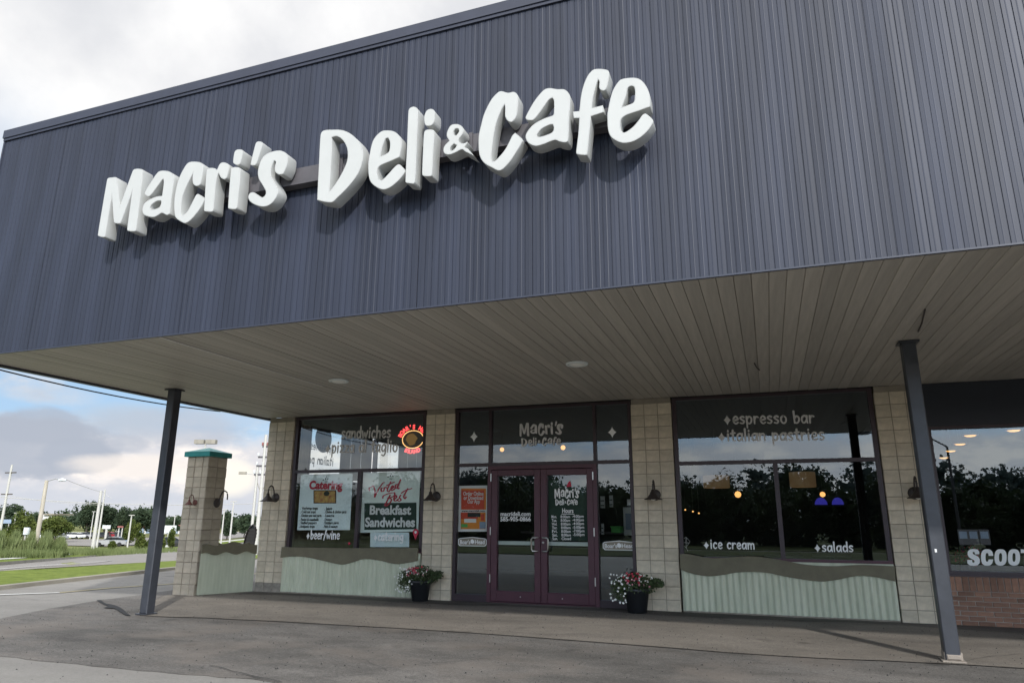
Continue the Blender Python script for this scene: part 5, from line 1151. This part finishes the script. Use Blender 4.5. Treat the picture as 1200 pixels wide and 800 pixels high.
# ================================================================== SIGNS, SHOP, CARS
def board(px0,px1,py0,py1,D,pb,label,material='signw',legs=(0.2,.8),name='roadside_sign'):
    a=fp(px0,py0,D); b=fp(px1,py1,D); t=thing(name,tuple((fp(px0,pb,D)+fp(px1,pb,D))/2),label,'sign'); e=Vector((-side.y,side.x,0))*.08
    V=[]
    for z_ in (b.z,a.z):
        for u_,s_ in ((a,-1),(b,-1),(b,1),(a,1)): V.append(Vector((u_.x,u_.y,z_))+e*s_)
    MB().add(V,[(0,3,2,1),(4,5,6,7),(0,1,5,4),(1,2,6,5),(2,3,7,6),(3,0,4,7)]).build('panel',material,t)
    for f_ in legs:
        p=Vector((a.x,a.y,0)).lerp(Vector((b.x,b.y,0)),f_)+e*1.8; MB().tube([(p.x,p.y,fp(px0,pb,D).z-.4),(p.x,p.y,a.z-.05)],.09 if len(legs)>1 else .2,6).build('leg','polewhite',t)
    return t
board(31,36.6,618-.0,626,58,633,'small square sign on two legs among the reeds'); 
board(122,131,615,619,120,628,'white shop sign on a single white post right of the white poles',legs=(.5,)); board(194,208,615,623,115,630,'wide pale billboard right of the canopy post',legs=(.4,)); board(0,14,609,613.5,140,622,'dark blue sign band at the left edge','signd')
board(139.5,146,615.8,617.6,118,629,'small red sign beside the round tree','shopr')
# red and white shop
D=240; t=thing('distant_shop',tuple(farbase(167,D)),'low white shop with red fascia beyond the car park','building')
def slab(px0,px1,py0,py1,D,dep,material,name,par):
    a=fp(px0,py0,D); b=fp(px1,py1,D); e=Vector((-side.y,side.x,0))*dep; V=[]
    for z_ in (b.z,a.z): V+=[Vector((a.x,a.y,z_)),Vector((b.x,b.y,z_)),Vector((b.x,b.y,z_))+e,Vector((a.x,a.y,z_))+e]
    return MB().add(V,[(0,3,2,1),(4,5,6,7),(0,1,5,4),(1,2,6,5),(2,3,7,6),(3,0,4,7)]).build(name,material,par)
slab(138,212,617,624.5,D,12,'shopw','wall',t); slab(137.5,212.5,614.8,617.2,D-1,13,'shopr','fascia_band',t)
for k in range(9): slab(141+k*8,146+k*8,619.2,623.8,D-.4,.3,'signd','window',t)
t=thing('distant_house',tuple(farbase(57,D)),'pale house roof behind the green trees by the lamp pole','building'); slab(50,62,603.5,612,D,9,'shopw','wall',t); slab(49.5,62.5,602.3,603.6,D-1,11,'mortar','roof',t)
def car(px,D,material,label,rz_,group='cars parked far behind the reeds',yb=None):
    b=farbase(px,D); t=thing('parked_car',tuple(b),label,'car',group,rz_)
    def bl(mb,n_,m_): return link(n_,mb.mesh(n_,m_),t)
    body=[(-2.25,.32),(-2.3,.62),(-2.15,.86),(-1.2,.92),(-.55,1.02),(.1,1.0),(1.2,.98),(2.1,.95),(2.25,.8),(2.28,.35)]
    cabin=[(-1.05,.93),(-.45,1.40),(0.0,1.48),(.85,1.46),(1.45,1.30),(1.95,.96)]
    bl(MB().prism(body,-.88,.88),'body',material); bl(MB().prism([(x*.98,z) for x,z in cabin],-.74,.74),'window_band','carglass'); bl(MB().prism([(-.5,1.385),(0,1.49),(.85,1.475),(1.4,1.31),(.9,1.41),(0,1.42)],-.75,.75),'roof_panel',material)
    wm=MB().lathe((0,0,0),[(0,-.11),(.2,-.11),(.33,-.09),(.33,.09),(.2,.11),(0,.11)],14,'y').mesh('wheel','tyre')
    for x in (-1.42,1.38):
        for y in (-.82,.82): link('wheel',wm,t,(x,y,.33))
    for y in (-.6,.6): bl(MB().box(-2.31,-2.26,y-.16,y+.16,.62,.74),'headlight','lampglass')
fa_=math.atan2(side.y,side.x)
cars=[(4,150,'carw','white car at the far left behind the reeds'),(17,150,'carw','white car just right of the left edge pole'),(44,170,'carw','white car left behind the leaning lamp pole'),(55,170,'carw','white car right behind the leaning lamp pole'),(71,165,'cars','silver car at the left end of the pale row'),(82,175,'carw','second white car in the pale row'),(91,175,'carw','third white car in the pale row'),(99,178,'cars','silver car at the right end of the pale row'),(106,180,'card','dark car left of the bright white pole'),(120,180,'card','dark car right of the bright white pole'),(130,185,'carr','dark red car under the white shop sign'),(139,185,'card','dark car left of the small round tree')]
for i,(px,D,m,lb) in enumerate(cars): car(px,D,m,lb,fa_+(0.35 if i%2 else -.2))
car(134.5,112,'cars','silver car driving on the side road','%s'and fa_+.25,group=None); car(199,110,'card','dark car beside the wide billboard',fa_+.4,group=None)
t=thing('barrier_block',tuple(onT(195,640)),'short white barrier at the street edge right of the post','barrier'); b=onT(195,640); e=side*1.2
MB().tube([tuple(b+Vector((0,0,.35))),tuple(b+e+Vector((0,0,.35)))],.12,6).build('rail','vinyl',t); MB().box(b.x-.15,b.x+.15,b.y-.15,b.y+.15,b.z,b.z+.5).build('post','vinyl',t)
